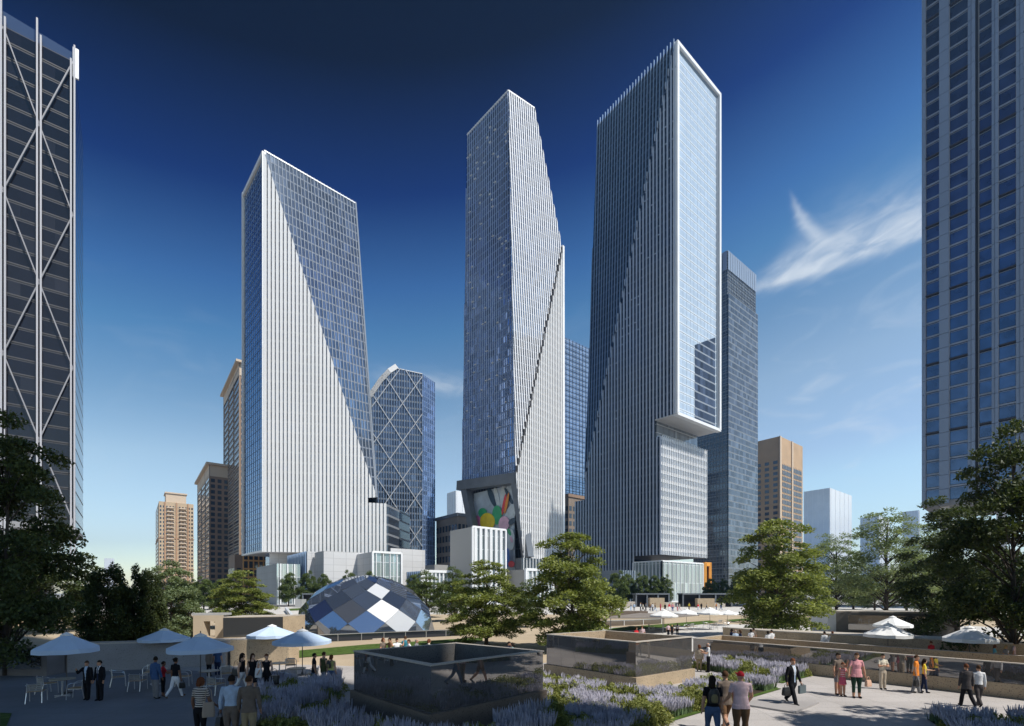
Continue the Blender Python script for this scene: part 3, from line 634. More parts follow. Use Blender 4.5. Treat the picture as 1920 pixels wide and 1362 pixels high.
t1 = masonry('office_block', bt, TAN, 'tan office block with brown window bays right of the towers', 3, 0, 24, keep=72, fw=.5, fh=.55, top=.86, pier=None)
t1_r = MB(); a0, a1 = bt.F+UR*5, bt.F+UR*(bt.tr-2.5)
strips(t1_r, [vec(a0.x, a0.y, 4), vec(a1.x, a1.y, 4), vec(a1.x, a1.y, bt.z1*.84), vec(a0.x, a0.y, bt.z1*.84)], bt.nr, ZU, 5.2, 3.5, .2); t1_r.build('strip_windows', WIN, t1)
p_ = MB(); strips(p_, bt.right(), bt.nr, UR, bt.tr/2, 2.6, .8, ph=0.02); strips(p_, [vec(a0.x, a0.y, 0), vec(a1.x, a1.y, 0), vec(a1.x, a1.y, bt.z1*.84), vec(a0.x, a0.y, bt.z1*.84)], bt.nr, UR, 3.2, .25, .3); p_.build('piers', mat('tan_pier', (.58, .46, .34), .7), t1)
# brown residential pair and the apartment block on the left
SBAND = facade('brown_strip_glass', (.12, .125, .14), (.26, .20, .155), 4.2, .24, 2.4, (.785, .62, 0), metal=.35, tilt=.02, pvar=.4)
TRIM = mat('cream_trim', (.60, .48, .36), .7)
def brown_tower(pf, Y, pl, pr, top, label, nz):
    bk = Blk(pf, Y, pl, pr, top); root = empty('apartment_tower', bk.F, label, 'tower')
    b = MB(); bk.body(b, 0, 1, roof=2); b.build('walls', [SBAND, BROWN, TRIM], root)
    L = MB(); strips(L, bk.left(), bk.nl, ZU, 4.2, .8, .25); strips(L, bk.left(), bk.nl, UL, bk.tl/3, .9, .35, ph=0); L.build('floor_bands', mat('band_stone', (.30, .24, .19), .7), root)
    window_parts(root, grid_rects(bk.F, UR, bk.nr, bk.tr, 6, bk.z1-10, max(2, int(bk.tr/3.2)), nz, .6, .62), WIN, bk.nr, .15, keep=90)
    c = MB(); bk.slab(c, bk.z1-1.4, bk.z1, 2.2, 0); bk.slab(c, bk.z1-9, bk.z1-1.4, .25, 0); c.build('crown', TRIM, root)
    return bk
brown_tower(449, 300, 420, 480, 677, 'tall brown apartment tower with a cream crown just left of the left finned tower', 34)
brown_tower(393, 330, 371, 430, 868, 'shorter brown apartment tower with a cream crown left of the taller brown one', 20)
ba = Blk(298, 420, 292, 363, 940)
ap = masonry('apartment_block', ba, mat('apartment_render', (.52, .40, .27), .8, var=(.05, .1)), 'beige apartment block with rows of small windows farthest left on the skyline', 1, 11, 23, keep=100, fw=.5, fh=.5, top=.97)
bc = MB(); strips(bc, ba.right(), ba.nr, UR, ba.tr/3, .9, .8, ph=.5, mi=0); ba.slab(bc, ba.z1*.62, ba.z1*.625, .5); ba.slab(bc, ba.z1*.3, ba.z1*.305, .5); bc.build('pilasters', mat('pilaster', (.45, .27, .16), .8), ap)
pt = Blk(311, 424, 309, 349, 925); m_ = MB(); pt.body(m_); pt.slab(m_, pt.z1, pt.z1+1.2, .8); m_.build('penthouse', TRIM, ap)
bal = MB()
for k in range(23):
    zk = 3+(ba.z1*.97-3)/23*k
    for s in (.32, .68): c = ba.F+UR*(ba.tr*s)+ba.nr*.9; bal.obox(vec(c.x, c.y, zk+1), UR*2.6, ba.nr*.8, ZU*.5)
bal.build('balconies', TRIM, ap)
pd = Blk(440, 250, 362, 500, 1040, ); pdm = masonry('podium_block', pd, BROWN, 'low brown podium under the brown apartment towers', 12, 4, 2, keep=40, fw=.5, fh=.5, top=.8)
og = Blk(456, 240, 455.4, 540, 1030); ogr = empty('office_block', og.F, 'low block with orange gridded frame beneath the left finned tower', 'building')
m_ = MB(); og.body(m_); m_.build('glass_walls', WIN, ogr)
m_ = MB(); strips(m_, og.right(), og.nr, UR, 2.3, .55, .5, ph=0); strips(m_, og.right(), og.nr, ZU, 4.2, .8, .45, ph=.9); m_.build('orange_grid', mat('orange_stone', (.62, .34, .12), .7), ogr)
masonry('office_block', Blk(858, 300, 818, 880, 962), mat('taupe_stone', (.25, .21, .18), .7, var=(.1, .1)), 'low grey brown block left of the middle tower portal', 7, 3, 7, keep=70, cornice=(2, .8, GREYP))
masonry('office_block', Blk(1066, 320, 1050, 1120, 926), mat('dark_taupe', (.24, .19, .15), .7, var=(.1, .1)), 'brown block seen between the middle and right finned towers', 2, 8, 12, keep=100, cornice=(2, .6, BROWN))
# pale far buildings
FARM = mat('far_facade', (.60, .62, .64), .4, .1, var=(.02, .1)); FARM2 = mat('far_facade_light', (.76, .77, .78), .4, .1)
def far(pf, Y, pl, pr, top, label):
    bk = Blk(pf, Y, pl, pr, top); root = empty('distant_building', bk.F, label, 'building'); m_ = MB(); bk.body(m_, 0, 1); m_.build('walls', [FARM, FARM2], root)
    m_ = MB(); strips(m_, bk.left(), bk.nl, UL, bk.tl/5, 1.2, .8, ph=.2); strips(m_, bk.right(), bk.nr, UR, bk.tr/5, 1.2, .8, ph=.2); m_.build('ribs', FARM2, root)
far(1556, 2000, 1507, 1597, 915, 'pale hazy distant block right of the tan office block')
far(1648, 2300, 1613, 1668, 968, 'faint distant block above the airy trees')
far(1722, 2200, 1692, 1752, 957, 'faint distant block left of the ribbed tower')
far(855, 1400, 838, 905, 920, 'pale blue distant block just left of the middle tower')
far(196, 2000, 176, 214, 1047, 'tiny pale distant block between the braced tower and the beige apartments')
# ================================================================== podium buildings at the foot of the trio
def podium(pf, Y, pl, pr, top, label, ml=WHITE2, mr=WHITE2, fins=None, frame=None, gl=None, z0=0.0, finl=None):
    bk = Blk(pf, Y, pl, pr, top, z0=z0); root = empty('podium_building', bk.F, label, 'building')
    m_ = MB(); bk.body(m_, 0, 1, roof=2); m_.build('walls', [ml, mr, WHITE2], root)
    if fins:
        q = bk.right(); f = MB(); strips(f, q, bk.nr, UR, fins[0], fins[1], fins[2]); f.build('fins', FIN, root)
    if finl:
        q = bk.left(); f = MB(); strips(f, q, bk.nl, UL, finl[0], finl[1], finl[2]); f.build('side_fins', FINB, root)
    if frame:
        f = MB(); q = bk.right()
        for i in range(4): f.bar(q[i]+bk.nr*.3, q[(i+1) % 4]+bk.nr*.3, frame, frame*1.2, bk.nr if abs((q[i]-q[(i+1) % 4]).z) > 1 else None)
        f.build('frame', WHITE, root)
    return bk
gP = facade('podium_glass', (.28, .35, .38), (.45, .48, .5), 5.0, .06, 1.6, (.785, .62, 0), metal=.45, tilt=.01, pvar=.4, line=(.1, (.7, .72, .73)))
GREYW = mat('grey_cladding', (.34, .36, .38), .6, var=(.1, .06), wall=(3.0, 2.4))
podium(519, 175, 481, 563, 1057, 'low grey walled annex at the left foot of the left finned tower', GREYW, gP, fins=(2.4, .5, .5))
podium(505, 205, 498, 552, 1036, 'small white walled box tucked beneath the left tower overhang', gA_side, WHITE2)
podium(576, 180, 541, 592, 1034, 'white annex with one ribbed grey side beside the white blank wall', GREYW, WHITE2, finl=(2.2, .5, .5))
podium(607, 172, 590, 690, 1033, 'large blank white podium wall behind the street trees', GREYW, WHITE2)
podium(698, 168, 668, 752, 1035, 'white framed podium pavilion with tall glazing above the mirrored dome', WHITE2, gP, fins=(2.6, .3, .4), frame=.6)
podium(733, 185, 731, 797, 1028, 'white box podium right of the glazed pavilion', WHITE2, WHITE2)
podium(790, 172, 762, 866, 1071, 'low long podium pavilion with white fins left of the mural portal', GREYW, gP, fins=(1.6, .6, .5), finl=(1.6, .5, .5), frame=.8)
podium(815, 200, 797, 850, 1059, 'low dark grey wall block between the lattice building and the fin box', CONC, CONC)
podium(885, 172, 844, 947, 988, 'tall white fin box standing in front of the mural portal', mat('beige_cladding', (.44, .43, .41), .6), gP, fins=(2.3, 1.15, .7), frame=.6)
podium(978, 188, 966, 1060, 1046, 'low dark ribbed block at the right foot of the mural portal', GREYP, WIN, fins=(1.6, .25, .4))
podium(985, 176, 950, 1036, 1068, 'low beige walled pavilion behind the two middle trees', mat('beige_cladding2', (.40, .38, .35), .65), gP, fins=(2, .6, .5), frame=.8)
podium(1161, 200, 1128, 1192, 1069, 'low pavilion with white fins at the left foot of the tallest tower', GREYW, gP, fins=(1.5, .55, .5))
of = empty('entrance_frame', P(1332, 1112, 250), 'bright orange square entrance frame beside the glass lobby', 'gateway')
m_ = MB(); o_ = P(1320, 1058, 250); w_ = 6.2
m_.bar(o_+vec(0, 0, 0), o_+UR*w_, 1.4, 2.0); m_.bar(o_+UR*w_-UR*.7+vec(0, 0, .7), vec(o_.x+UR.x*(w_-.7), o_.y+UR.y*(w_-.7), 0), 1.4, 2.0); m_.bar(o_+vec(0, 0, .7)+UR*.7, vec(o_.x+UR.x*.7, o_.y+UR.y*.7, 0), 1.4, 2); m_.build('frame', ORANGE, of)
m_ = MB(); m_.prism([vec(o_.x, o_.y+1.5, 0), vec(o_.x, o_.y+1.5, 0)+UR*w_, vec(o_.x, o_.y+1.5, o_.z)+UR*w_, vec(o_.x, o_.y+1.5, o_.z)], vec(0, 1, 0)); m_.build('glass_doors', WIN, of)
# the tower outside the frame whose shadow covers the left foreground
def shade_tower():
    b = vec(math.sin(SUN_AZ), math.cos(SUN_AZ), 0); a = vec(b.y, -b.x, 0); c = vec(4.4, 15.5, 0)+b*44
    root = empty('office_tower', c, 'grey stone office tower behind the viewpoint, shading the left terrace', 'tower')
    m_ = MB(); m_.prism([c, c+a*46, c+a*46+b*30, c+b*30], ZU*150); m_.build('walls', CONC, root)
    f = MB(); q = [c, c+a*46, c+a*46+ZU*150, c+ZU*150]; strips(f, q, -b, a, 3.2, 2.0, .12, ph=.5); f.build('window_strips', WIN, root)
shade_tower()
# ================================================================== GROUND
def sheet(name, pts, m, z, kind='structure'):
    b = MB(); b.face([vec(p[0], p[1], z) for p in pts]); return tag(b.build(name, m), kind=kind)
GRAVEL = mat('tan_gravel', (.44, .355, .25), .9, 0, .2, var=(.25, .1), speck=(9, (.30, .24, .17), .62))
PAVE = mat('plaza_paving', (.46, .43, .41), .75, 0, .3, var=(.35, .09), speck=(16, (.26, .25, .24), .63), joint=(1.8, .9))
PAVE_SHADE = mat('shade_dark_paving', (.19, .20, .22), .7, 0, .3, var=(.35, .12), speck=(16, (.15, .15, .16), .63), joint=(1.8, .9))  # darkened copy of the plaza paving, shade put into its colour
PAVEL = mat('pale_paving', (.55, .53, .50), .75, 0, .3, var=(.3, .06), speck=(14, (.40, .39, .37), .64))
LAWN = mat('lawn', (.07, .115, .025), .9, 0, .1, var=(2.5, .35), bump=(40, .6))
SOIL = mat('bed_soil', (.05, .04, .028), .95, 0, .1, var=(2, .3))
ROADM = mat('asphalt', (.10, .10, .105), .85, var=(.2, .15))
sheet('ground', [(-2600, -600), (2600, -600), (2600, 2600), (-2600, 2600)], mat('city_ground', (.30, .29, .27), .9, var=(.02, .15)), -.02)
sheet('gravel_terrace', [(-90, 22), (90, 22), (90, 96), (-90, 96)], GRAVEL, 0)
sheet('plaza_paving', [(-40, -30), (60, -30), (60, 14), (23, 22), (15, 30), (9.5, 33), (1, 29), (-6, 27.5), (-14, 29), (-45, 26.5)], PAVE, .004)
sheet('cafe_terrace_shade_paving', [(-45, -10), (-2, 8), (-2.3, 13.6), (-8.6, 15.6), (-10.6, 20.8), (-9.2, 22.2), (-13.5, 25.4), (-20, 27.2), (-45, 26.2)], PAVE_SHADE, .008)  # dark sheet that paints shade onto the left terrace
sheet('rear_promenade', [(-160, 96), (200, 96), (200, 150), (-160, 150)], PAVEL, .004)
sheet('street', [(-500, 150), (500, 150), (500, 172), (-500, 172)], ROADM, .004)
sheet('rear_path', [(9, 52), (22, 47), (60, 47), (60, 62), (26, 66), (9, 58)], PAVEL, .008)
sheet('terrace_paving', [(3, 40), (12, 34), (22, 28), (45, 20), (45, 44), (20, 47), (8, 52), (4, 48)], PAVEL, .006)
sheet('upper_path', [G(420, 1142), G(534, 1139), G(528, 1148), G(420, 1150)], PAVEL, .008)
def lawn(pts): 
    b = MB(); b.face([vec(p.x, p.y, .03) for p in pts]); b.face([vec(p.x, p.y, .012) for p in pts]); return structure(b.build('lawn', LAWN))
lawn([G(536, 1236), G(545, 1222), G(690, 1209), G(905, 1196), G(905, 1203), G(700, 1222), G(668, 1226)])
lawn([G(1120, 1187), G(1150, 1178), G(1330, 1164), G(1352, 1167), G(1300, 1173), G(1160, 1184)])
lawn([G(1360, 1163), G(1440, 1157), G(1440, 1160), G(1375, 1166)])
lawn([G(0, 1372), G(0, 1338), G(22, 1339), G(8, 1372)])
lawn([G(540, 1142), G(640, 1136), G(640, 1142), G(536, 1146)])
# ================================================================== LIGHT WELLS: open boxes with polished upper faces
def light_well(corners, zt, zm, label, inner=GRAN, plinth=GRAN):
    c = [vec(p[0], p[1], 0) for p in corners]; ctr = sum(c, vec(0, 0, 0))/len(c)
    root = empty('light_well', ctr, label, 'light well')
    base, pol, cop, inn = MB(), MB(), MB(), MB(); n = len(c); th = .22
    def inset(dist):
        out = []
        for i in range(n):
            a, b, d = c[i-1], c[i], c[(i+1) % n]
            e1, e2 = (b-a).normalized(), (d-b).normalized(); n1, n2 = vec(-e1.y, e1.x, 0), vec(-e2.y, e2.x, 0)
            if n1.dot(ctr-a) < 0: n1 = -n1
            if n2.dot(ctr-b) < 0: n2 = -n2
            k = (n1+n2); out.append(b+k*(dist/(1+n1.dot(n2))))
        return out
    o1, i1, ic = inset(-.10), inset(th), inset(.003); oc = inset(-.03); ii = inset(th-.02)
    for i in range(n):
        j = (i+1) % n; z = lambda p, q: vec(p.x, p.y, q)
        base.face([z(o1[i], -.3), z(o1[j], -.3), z(o1[j], zm), z(o1[i], zm)]); base.face([z(o1[i], zm), z(o1[j], zm), z(ic[j], zm), z(ic[i], zm)])
        pol.face([z(c[i], zm-.02), z(c[j], zm-.02), z(c[j], zt-.04), z(c[i], zt-.04)])
        cop.face([z(oc[i], zt-.04), z(oc[j], zt-.04), z(oc[j], zt), z(oc[i], zt)]); cop.face([z(oc[i], zt), z(oc[j], zt), z(ii[j], zt), z(ii[i], zt)]); cop.face([z(ii[i], zt), z(ii[j], zt), z(ii[j], zt-.04), z(ii[i], zt-.04)])
        inn.face([z(i1[i], -.3), z(i1[j], -.3), z(i1[j], zt-.005), z(i1[i], zt-.005)])
    inn.face([vec(p.x, p.y, .02) for p in i1])
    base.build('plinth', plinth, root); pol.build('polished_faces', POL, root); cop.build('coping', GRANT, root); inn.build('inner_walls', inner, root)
    return c
light_well([(-2.36, 14.0), (1.13, 17.5), (-2.37, 20.3), (-5.76, 17.5)], 2.2, .76, 'dark mirror sided square light well in shade at the front', mat('dark_granite', (.13, .125, .12), .7, var=(1, .15), speck=(24, (.05, .05, .05), .58)), mat('shade_brown_granite', (.17, .13, .10), .75, var=(1, .15), speck=(24, (.06, .05, .04), .6)))  # plinth granite coloured darker to paint in the shade
light_well([(5.44, 21.1), (8.84, 23.6), (5.37, 27.6), (1.81, 25.1)], 2.15, .58, 'sunlit square light well with tan granite inside behind the lavender')
light_well([(11.4, 30.2), (20.6, 19.35), (28.4, 10.15), (31.2, 12.5), (24.9, 23.3-3.4), (14.1, 32.5)], 1.45, .60, 'long low polished wall enclosing a trough along the right side')
def wall_block(name, pts, zt, m, label, cat='wall', cope=GRANT, pol=None, pm=None):
    c = sum((vec(p[0], p[1], 0) for p in pts), vec(0, 0, 0))/len(pts); root = empty(name, c, label, cat)
    b = MB(); b.prism([vec(p[0], p[1], -.2) for p in pts], ZU*(zt-.06+.2)); b.build('body', m, root)
    d = [vec(p[0], p[1], 0) for p in pts]; k = MB(); k.prism([vec(q.x+(q.x-c.x)*.004, q.y+(q.y-c.y)*.004, zt-.06) for q in d], ZU*.06); k.build('coping', cope, root)
    if pol:
        a, b2 = d[pol[0]], d[pol[1]]; nn = vec((b2-a).y, -(b2-a).x, 0).normalized(); nn = nn if nn.dot(a-c) > 0 else -nn
        s = MB(); e = (b2-a).normalized()
        s.face([a+nn*.02+e*pol[4]+ZU*pol[2], b2+nn*.02-e*pol[4]+ZU*pol[2], b2+nn*.02-e*pol[4]+ZU*pol[3], a+nn*.02+e*pol[4]+ZU*pol[3]]); s.build('polished_panel', pm or POL, root)
    return root
wall_block('granite_wall', [(18.9, 36.0), (28.3, 26.5), (38, 16.7), (40, 18.6), (30.3, 28.5), (17.3, 39.4)], 1.5, GRAN, 'low granite seat wall behind the long trough, with a sunlit end', 'wall')
g0 = G(125, 1262); g1 = G(423, 1249); g2 = G(541, 1247)
th = vec(.1, 1.2, 0)
wall_block('granite_wall', [g0, g1, g1+th, g0+th], 1.55, mat('shaded_granite', (.27, .27, .28), .7, 0, .35, var=(.8, .1), speck=(26, (.12, .12, .12), .62)), 'shaded grey granite wall behind the left cafe tables', 'wall')  # granite greyed to paint the shade on this stretch of wall
gs = g1+vec(.28, 0, 0)
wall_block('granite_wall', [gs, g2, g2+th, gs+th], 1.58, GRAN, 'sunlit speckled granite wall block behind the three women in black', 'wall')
gl_ = G(-120, 1266)
wall_block('granite_wall', [gl_, g0+vec(-.1, -1.0, 0), g0+vec(-.1, .4, 0), gl_+vec(0, 1.5, 0)], 1.5, mat('dark_granite2', (.16, .15, .15), .6, var=(1, .15)), 'dark polished wall at the far left edge behind the umbrella', 'wall', pol=(0, 1, .35, 1.38, .3))
q0 = G(418, 1209); q1 = G(531, 1205)
wall_block('polished_block', [q0, q1, q1+vec(.6, 3, 0), q0+vec(0, 3, 0)], 2.3, GRAN, 'mirror polished granite block beyond the sunlit wall', 'wall', pol=(0, 1, .6, 2.22, .02), pm=mat('dark_reflection_mirror', (.10, .105, .11), .03, .6))  # mirror colour darkened to paint in a dark reflection
gt = empty('stone_gateway', G(392, 1208), 'tan stone gateway with one square opening left of the mirror block', 'gateway')
b = MB(); a = G(362, 1208); e = G(419, 1206.5); u = (e-a).normalized(); L_ = (e-a).length; nn = vec(0, .9, 0)
for f0, f1, z0, z1 in ((0, .34, 0, 2.4), (.72, 1, 0, 2.4), (.34, .72, 1.9, 2.4), (.34, .72, 0, .6)): b.prism([a+u*(L_*f0)+ZU*z0, a+u*(L_*f1)+ZU*z0, a+u*(L_*f1)+ZU*z1, a+u*(L_*f0)+ZU*z1], nn)
b.build('piers', STONE if False else mat('tan_stone', (.46, .38, .28), .8, var=(.8, .08)), gt)
b = MB(); b.prism([a+ZU*2.4-u*.1, e+ZU*2.4+u*.1, e+ZU*2.58+u*.1, a+ZU*2.58-u*.1], nn*1.1); b.build('lintel', CONC, gt)
pv = empty('stone_pavilion', G(1600, 1190), 'dark polished pavilion wall with a pale end pier behind the white umbrellas', 'pavilion')
a = G(1568, 1189); e = G(1800, 1195); b = MB(); b.prism([a, e, e+ZU*2.25, a+ZU*2.25], vec(.5, 3, 0)); b.build('wall', mat('dark_granite3', (.15, .14, .13), .5, var=(1, .15)), pv)
b = MB(); b.prism([a+vec(.3, -.03, .5), e+vec(-2, -.03, .5), e+vec(-2, -.03, 2.0), a+vec(.3, -.03, 2.0)], vec(0, .02, 0)); b.build('polished_panel', POL, pv)
b = MB(); p0 = G(1552, 1188); b.prism([p0, a-vec(.02, 0, 0), a+ZU*2.2-vec(.02, 0, 0), p0+ZU*2.2], vec(.2, 3.2, 0)); b.build('end_pier', PALE, pv)
b = MB(); b.prism([p0+ZU*2.26+vec(-.15, -.1, 0), e+ZU*2.26+vec(0, -.1, 0), e+ZU*2.4+vec(0, -.1, 0), p0+ZU*2.4+vec(-.15, -.1, 0)], vec(.5, 3.4, 0)); b.build('roof_slab', GRANT, pv)
def kiosk(x0, x1, label):
    Y = 146.0; a, e = P(x0, 1133, Y), P(x1, 1133, Y); root = empty('plaza_kiosk', vec((a.x+e.x)/2, Y, 0), label, 'kiosk'); w = e.x-a.x
    b = MB(); b.box(a.x, e.x, Y, Y+5, 3.75, 4.2); b.build('roof', GREYP, root)
    b = MB(); b.box(a.x+.3, e.x-.3, Y+.8, Y+4.8, 0, 3.75); b.build('glass_box', mat('kiosk_glass', (.010, .010, .012), .3, 0, .2), root)
    n = max(3, int(w/4))
    for i in range(n+1):
        c = MB(); x = a.x+.2+(w-.4)*i/n; c.box(x-.2, x+.2, Y+.1, Y+.5, 0, 3.75); c.build('post', GREYP, root)
kiosk(1192, 1256, 'dark flat roofed kiosk before the street trees, left of the glass lobby front'); kiosk(1280, 1374, 'wider dark flat roofed kiosk before the glass lobby')
kiosk(566, 620, 'dark flat roofed kiosk peeking out left of the dome')
def gblock(x0, x1, top, bot, Y, label, m=GRAN):
    b = MB(); a = P(x0, bot, Y); e = P(x1, bot, Y); z = P(x0, top, Y).z
    b.prism([vec(a.x, Y, 0), vec(e.x, Y, 0), vec(e.x, Y, z), vec(a.x, Y, z)], vec(.2, 2.5, 0)); tag(b.build('granite_block', m), label, 'block')
gblock(1219, 1246, 1121.5, 1137, 140, 'tan granite block before the left kiosk'); gblock(1308, 1340, 1122.5, 1138, 140, 'tan granite block before the wider kiosk')
gblock(1172, 1191, 1128.5, 1138, 141, 'pale low granite block left of the kiosks', GRANT); gblock(1246, 1266, 1130, 1138, 141, 'pale low granite block between the kiosks', GRANT); gblock(1340, 1360, 1131, 1138, 141, 'pale low granite block at the right end of the kiosks', GRANT)
gblock(553, 566, 1124, 1139, 140, 'grey granite block beside the kiosk left of the dome', CONC)
gblock(-30, 22, 1156, 1185, 60, 'tan granite block seen under the dark left tree')
gblock(60, 100, 1133, 1160, 80, 'pale roofed granite hut glimpsed through the dark left tree', PALE)
gblock(1145, 1215, 1146.5, 1160, 86, 'long dark low wall across the gravel behind the white umbrellas', mat('dark_wall', (.16, .125, .10), .7, var=(.5, .15)))
# ramp wall left of the dome and the canopy by the terrace
b = MB(); a, e = G(534, 1146), G(566, 1190); b.prism([a, e, e+ZU*.5, a+ZU*.9], vec(.5, .1, 0)); tag(b.build('ramp_wall', PALE), 'thin pale sloping wall running down to the dome', 'wall')
cn = empty('flat_canopy', G(1235, 1186), 'thin grey brown flat canopy on slim posts under the white umbrellas', 'canopy')
b = MB(); pts = [P(1128, 1161, 50), P(1246, 1160, 50), P(1311, 1157.5, 56), P(1200, 1157.5, 62)]; z_ = 1.5
pts = [vec(p.x, p.y, 1.62) for p in pts]; b.prism(pts, ZU*.1); b.build('roof', mat('canopy_taupe', (.22, .19, .165), .7, var=(.8, .1)), cn)
for x in (1145, 1243): 
    c = MB(); p = P(x, 1160, 50.6); c.bar(vec(p.x, p.y, 0), vec(p.x, p.y, 1.6), .07, .07); c.build('post', GREYP, cn)
# ================================================================== MIRRORED DOME
def dome():
    cx, cy, r, hgt = -15.5, 51.0, 7.25, 6.1; N, M = 13, 8
    root = empty('glass_dome', (cx, cy, 0), 'faceted mirror glass dome with diamond panes, some pale, on the terrace', 'dome')
    ph = lambda i: math.radians(90)*(i/M)**.92
    def V(i, j):
        a = 2*math.pi*(j+.5*(i % 2))/N+.16
        return vec(cx+r*math.cos(ph(i))*math.cos(a)*1.0, cy+r*.92*math.cos(ph(i))*math.sin(a), hgt*math.sin(ph(i))+.05)
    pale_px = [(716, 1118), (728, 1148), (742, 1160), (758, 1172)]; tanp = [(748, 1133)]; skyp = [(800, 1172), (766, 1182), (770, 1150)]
    dk, pl, wh, fr = MB(), MB(), MB(), MB()
    for i in range(-1, M-1):
        for j in range(N):
            if i == -1: q = [V(0, j-1+0) if False else V(0, j), V(0, j+1), V(1, j)]
            else:
                s = i % 2
                q = [V(i, j), V(i+1, j+s), V(i+2, j) if i+2 < M else vec(cx, cy, hgt+.05), V(i+1, j-1+s)]
            c = sum(q, vec(0, 0, 0))/len(q)
            if i >= 0:
                nn = ((q[2]-q[0]).cross(q[1]-q[3])).normalized()
                q = [p-nn*nn.dot(p-c) for p in q]
            nn = (q[1]-q[0]).cross(q[-1]-q[0]).normalized()
            if nn.dot(c-vec(cx, cy, 0)) < 0: nn = -nn
            px, py = CX+c.x/c.y*F, HY-(c.z-H)/c.y*F
            dst = lambda L: min(math.hypot(px-a, py-b_) for a, b_ in L) if c.y < cy else 99
            q2 = [c+(p-c)*.992 for p in q]
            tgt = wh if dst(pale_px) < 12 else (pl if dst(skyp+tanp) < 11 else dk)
            tgt.face(q2)
            for a, b_ in zip(q, q[1:]+q[:1]): fr.bar(a-nn*.06, b_-nn*.06, .07, .07)
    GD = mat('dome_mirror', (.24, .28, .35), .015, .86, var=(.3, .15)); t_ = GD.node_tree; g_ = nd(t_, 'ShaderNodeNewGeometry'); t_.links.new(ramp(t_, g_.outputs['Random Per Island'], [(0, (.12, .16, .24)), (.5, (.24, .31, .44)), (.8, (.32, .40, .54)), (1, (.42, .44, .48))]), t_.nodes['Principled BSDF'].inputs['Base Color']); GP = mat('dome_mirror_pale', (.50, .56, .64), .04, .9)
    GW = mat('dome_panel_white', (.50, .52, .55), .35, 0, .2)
    dk.build('dark_panes', GD, root); pl.build('pale_panes', GP, root); wh.build('white_panes', GW, root); fr.build('frame', mat('dome_frame', (.10, .11, .13), .4, .5), root)
    bb = MB(); bb.lathe([(r+.3, 0), (r+.3, .12), (r-.5, .12)], 22, (cx, cy, 0)); bb.build('kerb', GRANT, root)
dome()
rl = empty('glass_railing', G(720, 1200), 'low dark glass railing in front of the mirrored dome', 'railing')
a, e = G(588, 1205), G(872, 1192); u = (e-a).normalized(); b = MB(); b.prism([a+ZU*.03, e+ZU*.03, e+ZU*.6, a+ZU*.6], vec(0, .03, 0)); b.build('glass_panel', mat('railing_glass', (.05, .06, .08), .06, .6), rl)
b = MB(); b.bar(a+ZU*.64, e+ZU*.64, .09, .07); b.build('handrail', ALU, rl)
n_ = 7
for i in range(n_+1):
    p = a.lerp(e, i/n_); b = MB(); b.bar(p+vec(0, -.04, 0), p+vec(0, -.04, .6), .05, .05); b.build('post', ALU, rl)
sheet('pool_water', [a+vec(.2, .2, 0), e+vec(-.2, .2, 0), e+vec(-.3, 1.6, 0), a+vec(.3, 1.6, 0)], mat('dark_water', (.02, .025, .03), .03, 0, .8), .014)
rr = empty('glass_railing', G(1150, 1176), 'pale low railing right of the middle trees before the right lawn', 'railing')
a, e = G(1092, 1177), G(1240, 1170); b = MB(); b.prism([a+ZU*.05, e+ZU*.05, e+ZU*.65, a+ZU*.65], vec(0, .04, 0)); b.build('glass_panel', mat('railing_glass2', (.22, .18, .15), .1, .4), rr)
b = MB(); b.bar(a+ZU*.7, e+ZU*.7, .1, .08); b.build('handrail', ALU, rr)
for i in range(5):
    p = a.lerp(e, i/4); b = MB(); b.bar(p+vec(0, -.05, 0), p+vec(0, -.05, .66), .09, .06); b.build('post', WHITE, rr)
b = MB(); s_ = [G(1384, 1322), G(1440, 1325), G(1536, 1320), G(1489, 1339)]; b.prism([vec(p.x, p.y, .0) for p in (s_[0], s_[3], s_[2], G(1440, 1312))], ZU*.07); tag(b.build('paving_slab', mat('slab_grey', (.33, .31, .30), .75, var=(.6, .08))), 'raised grey paving slab at the businessman\'s feet', 'slab')
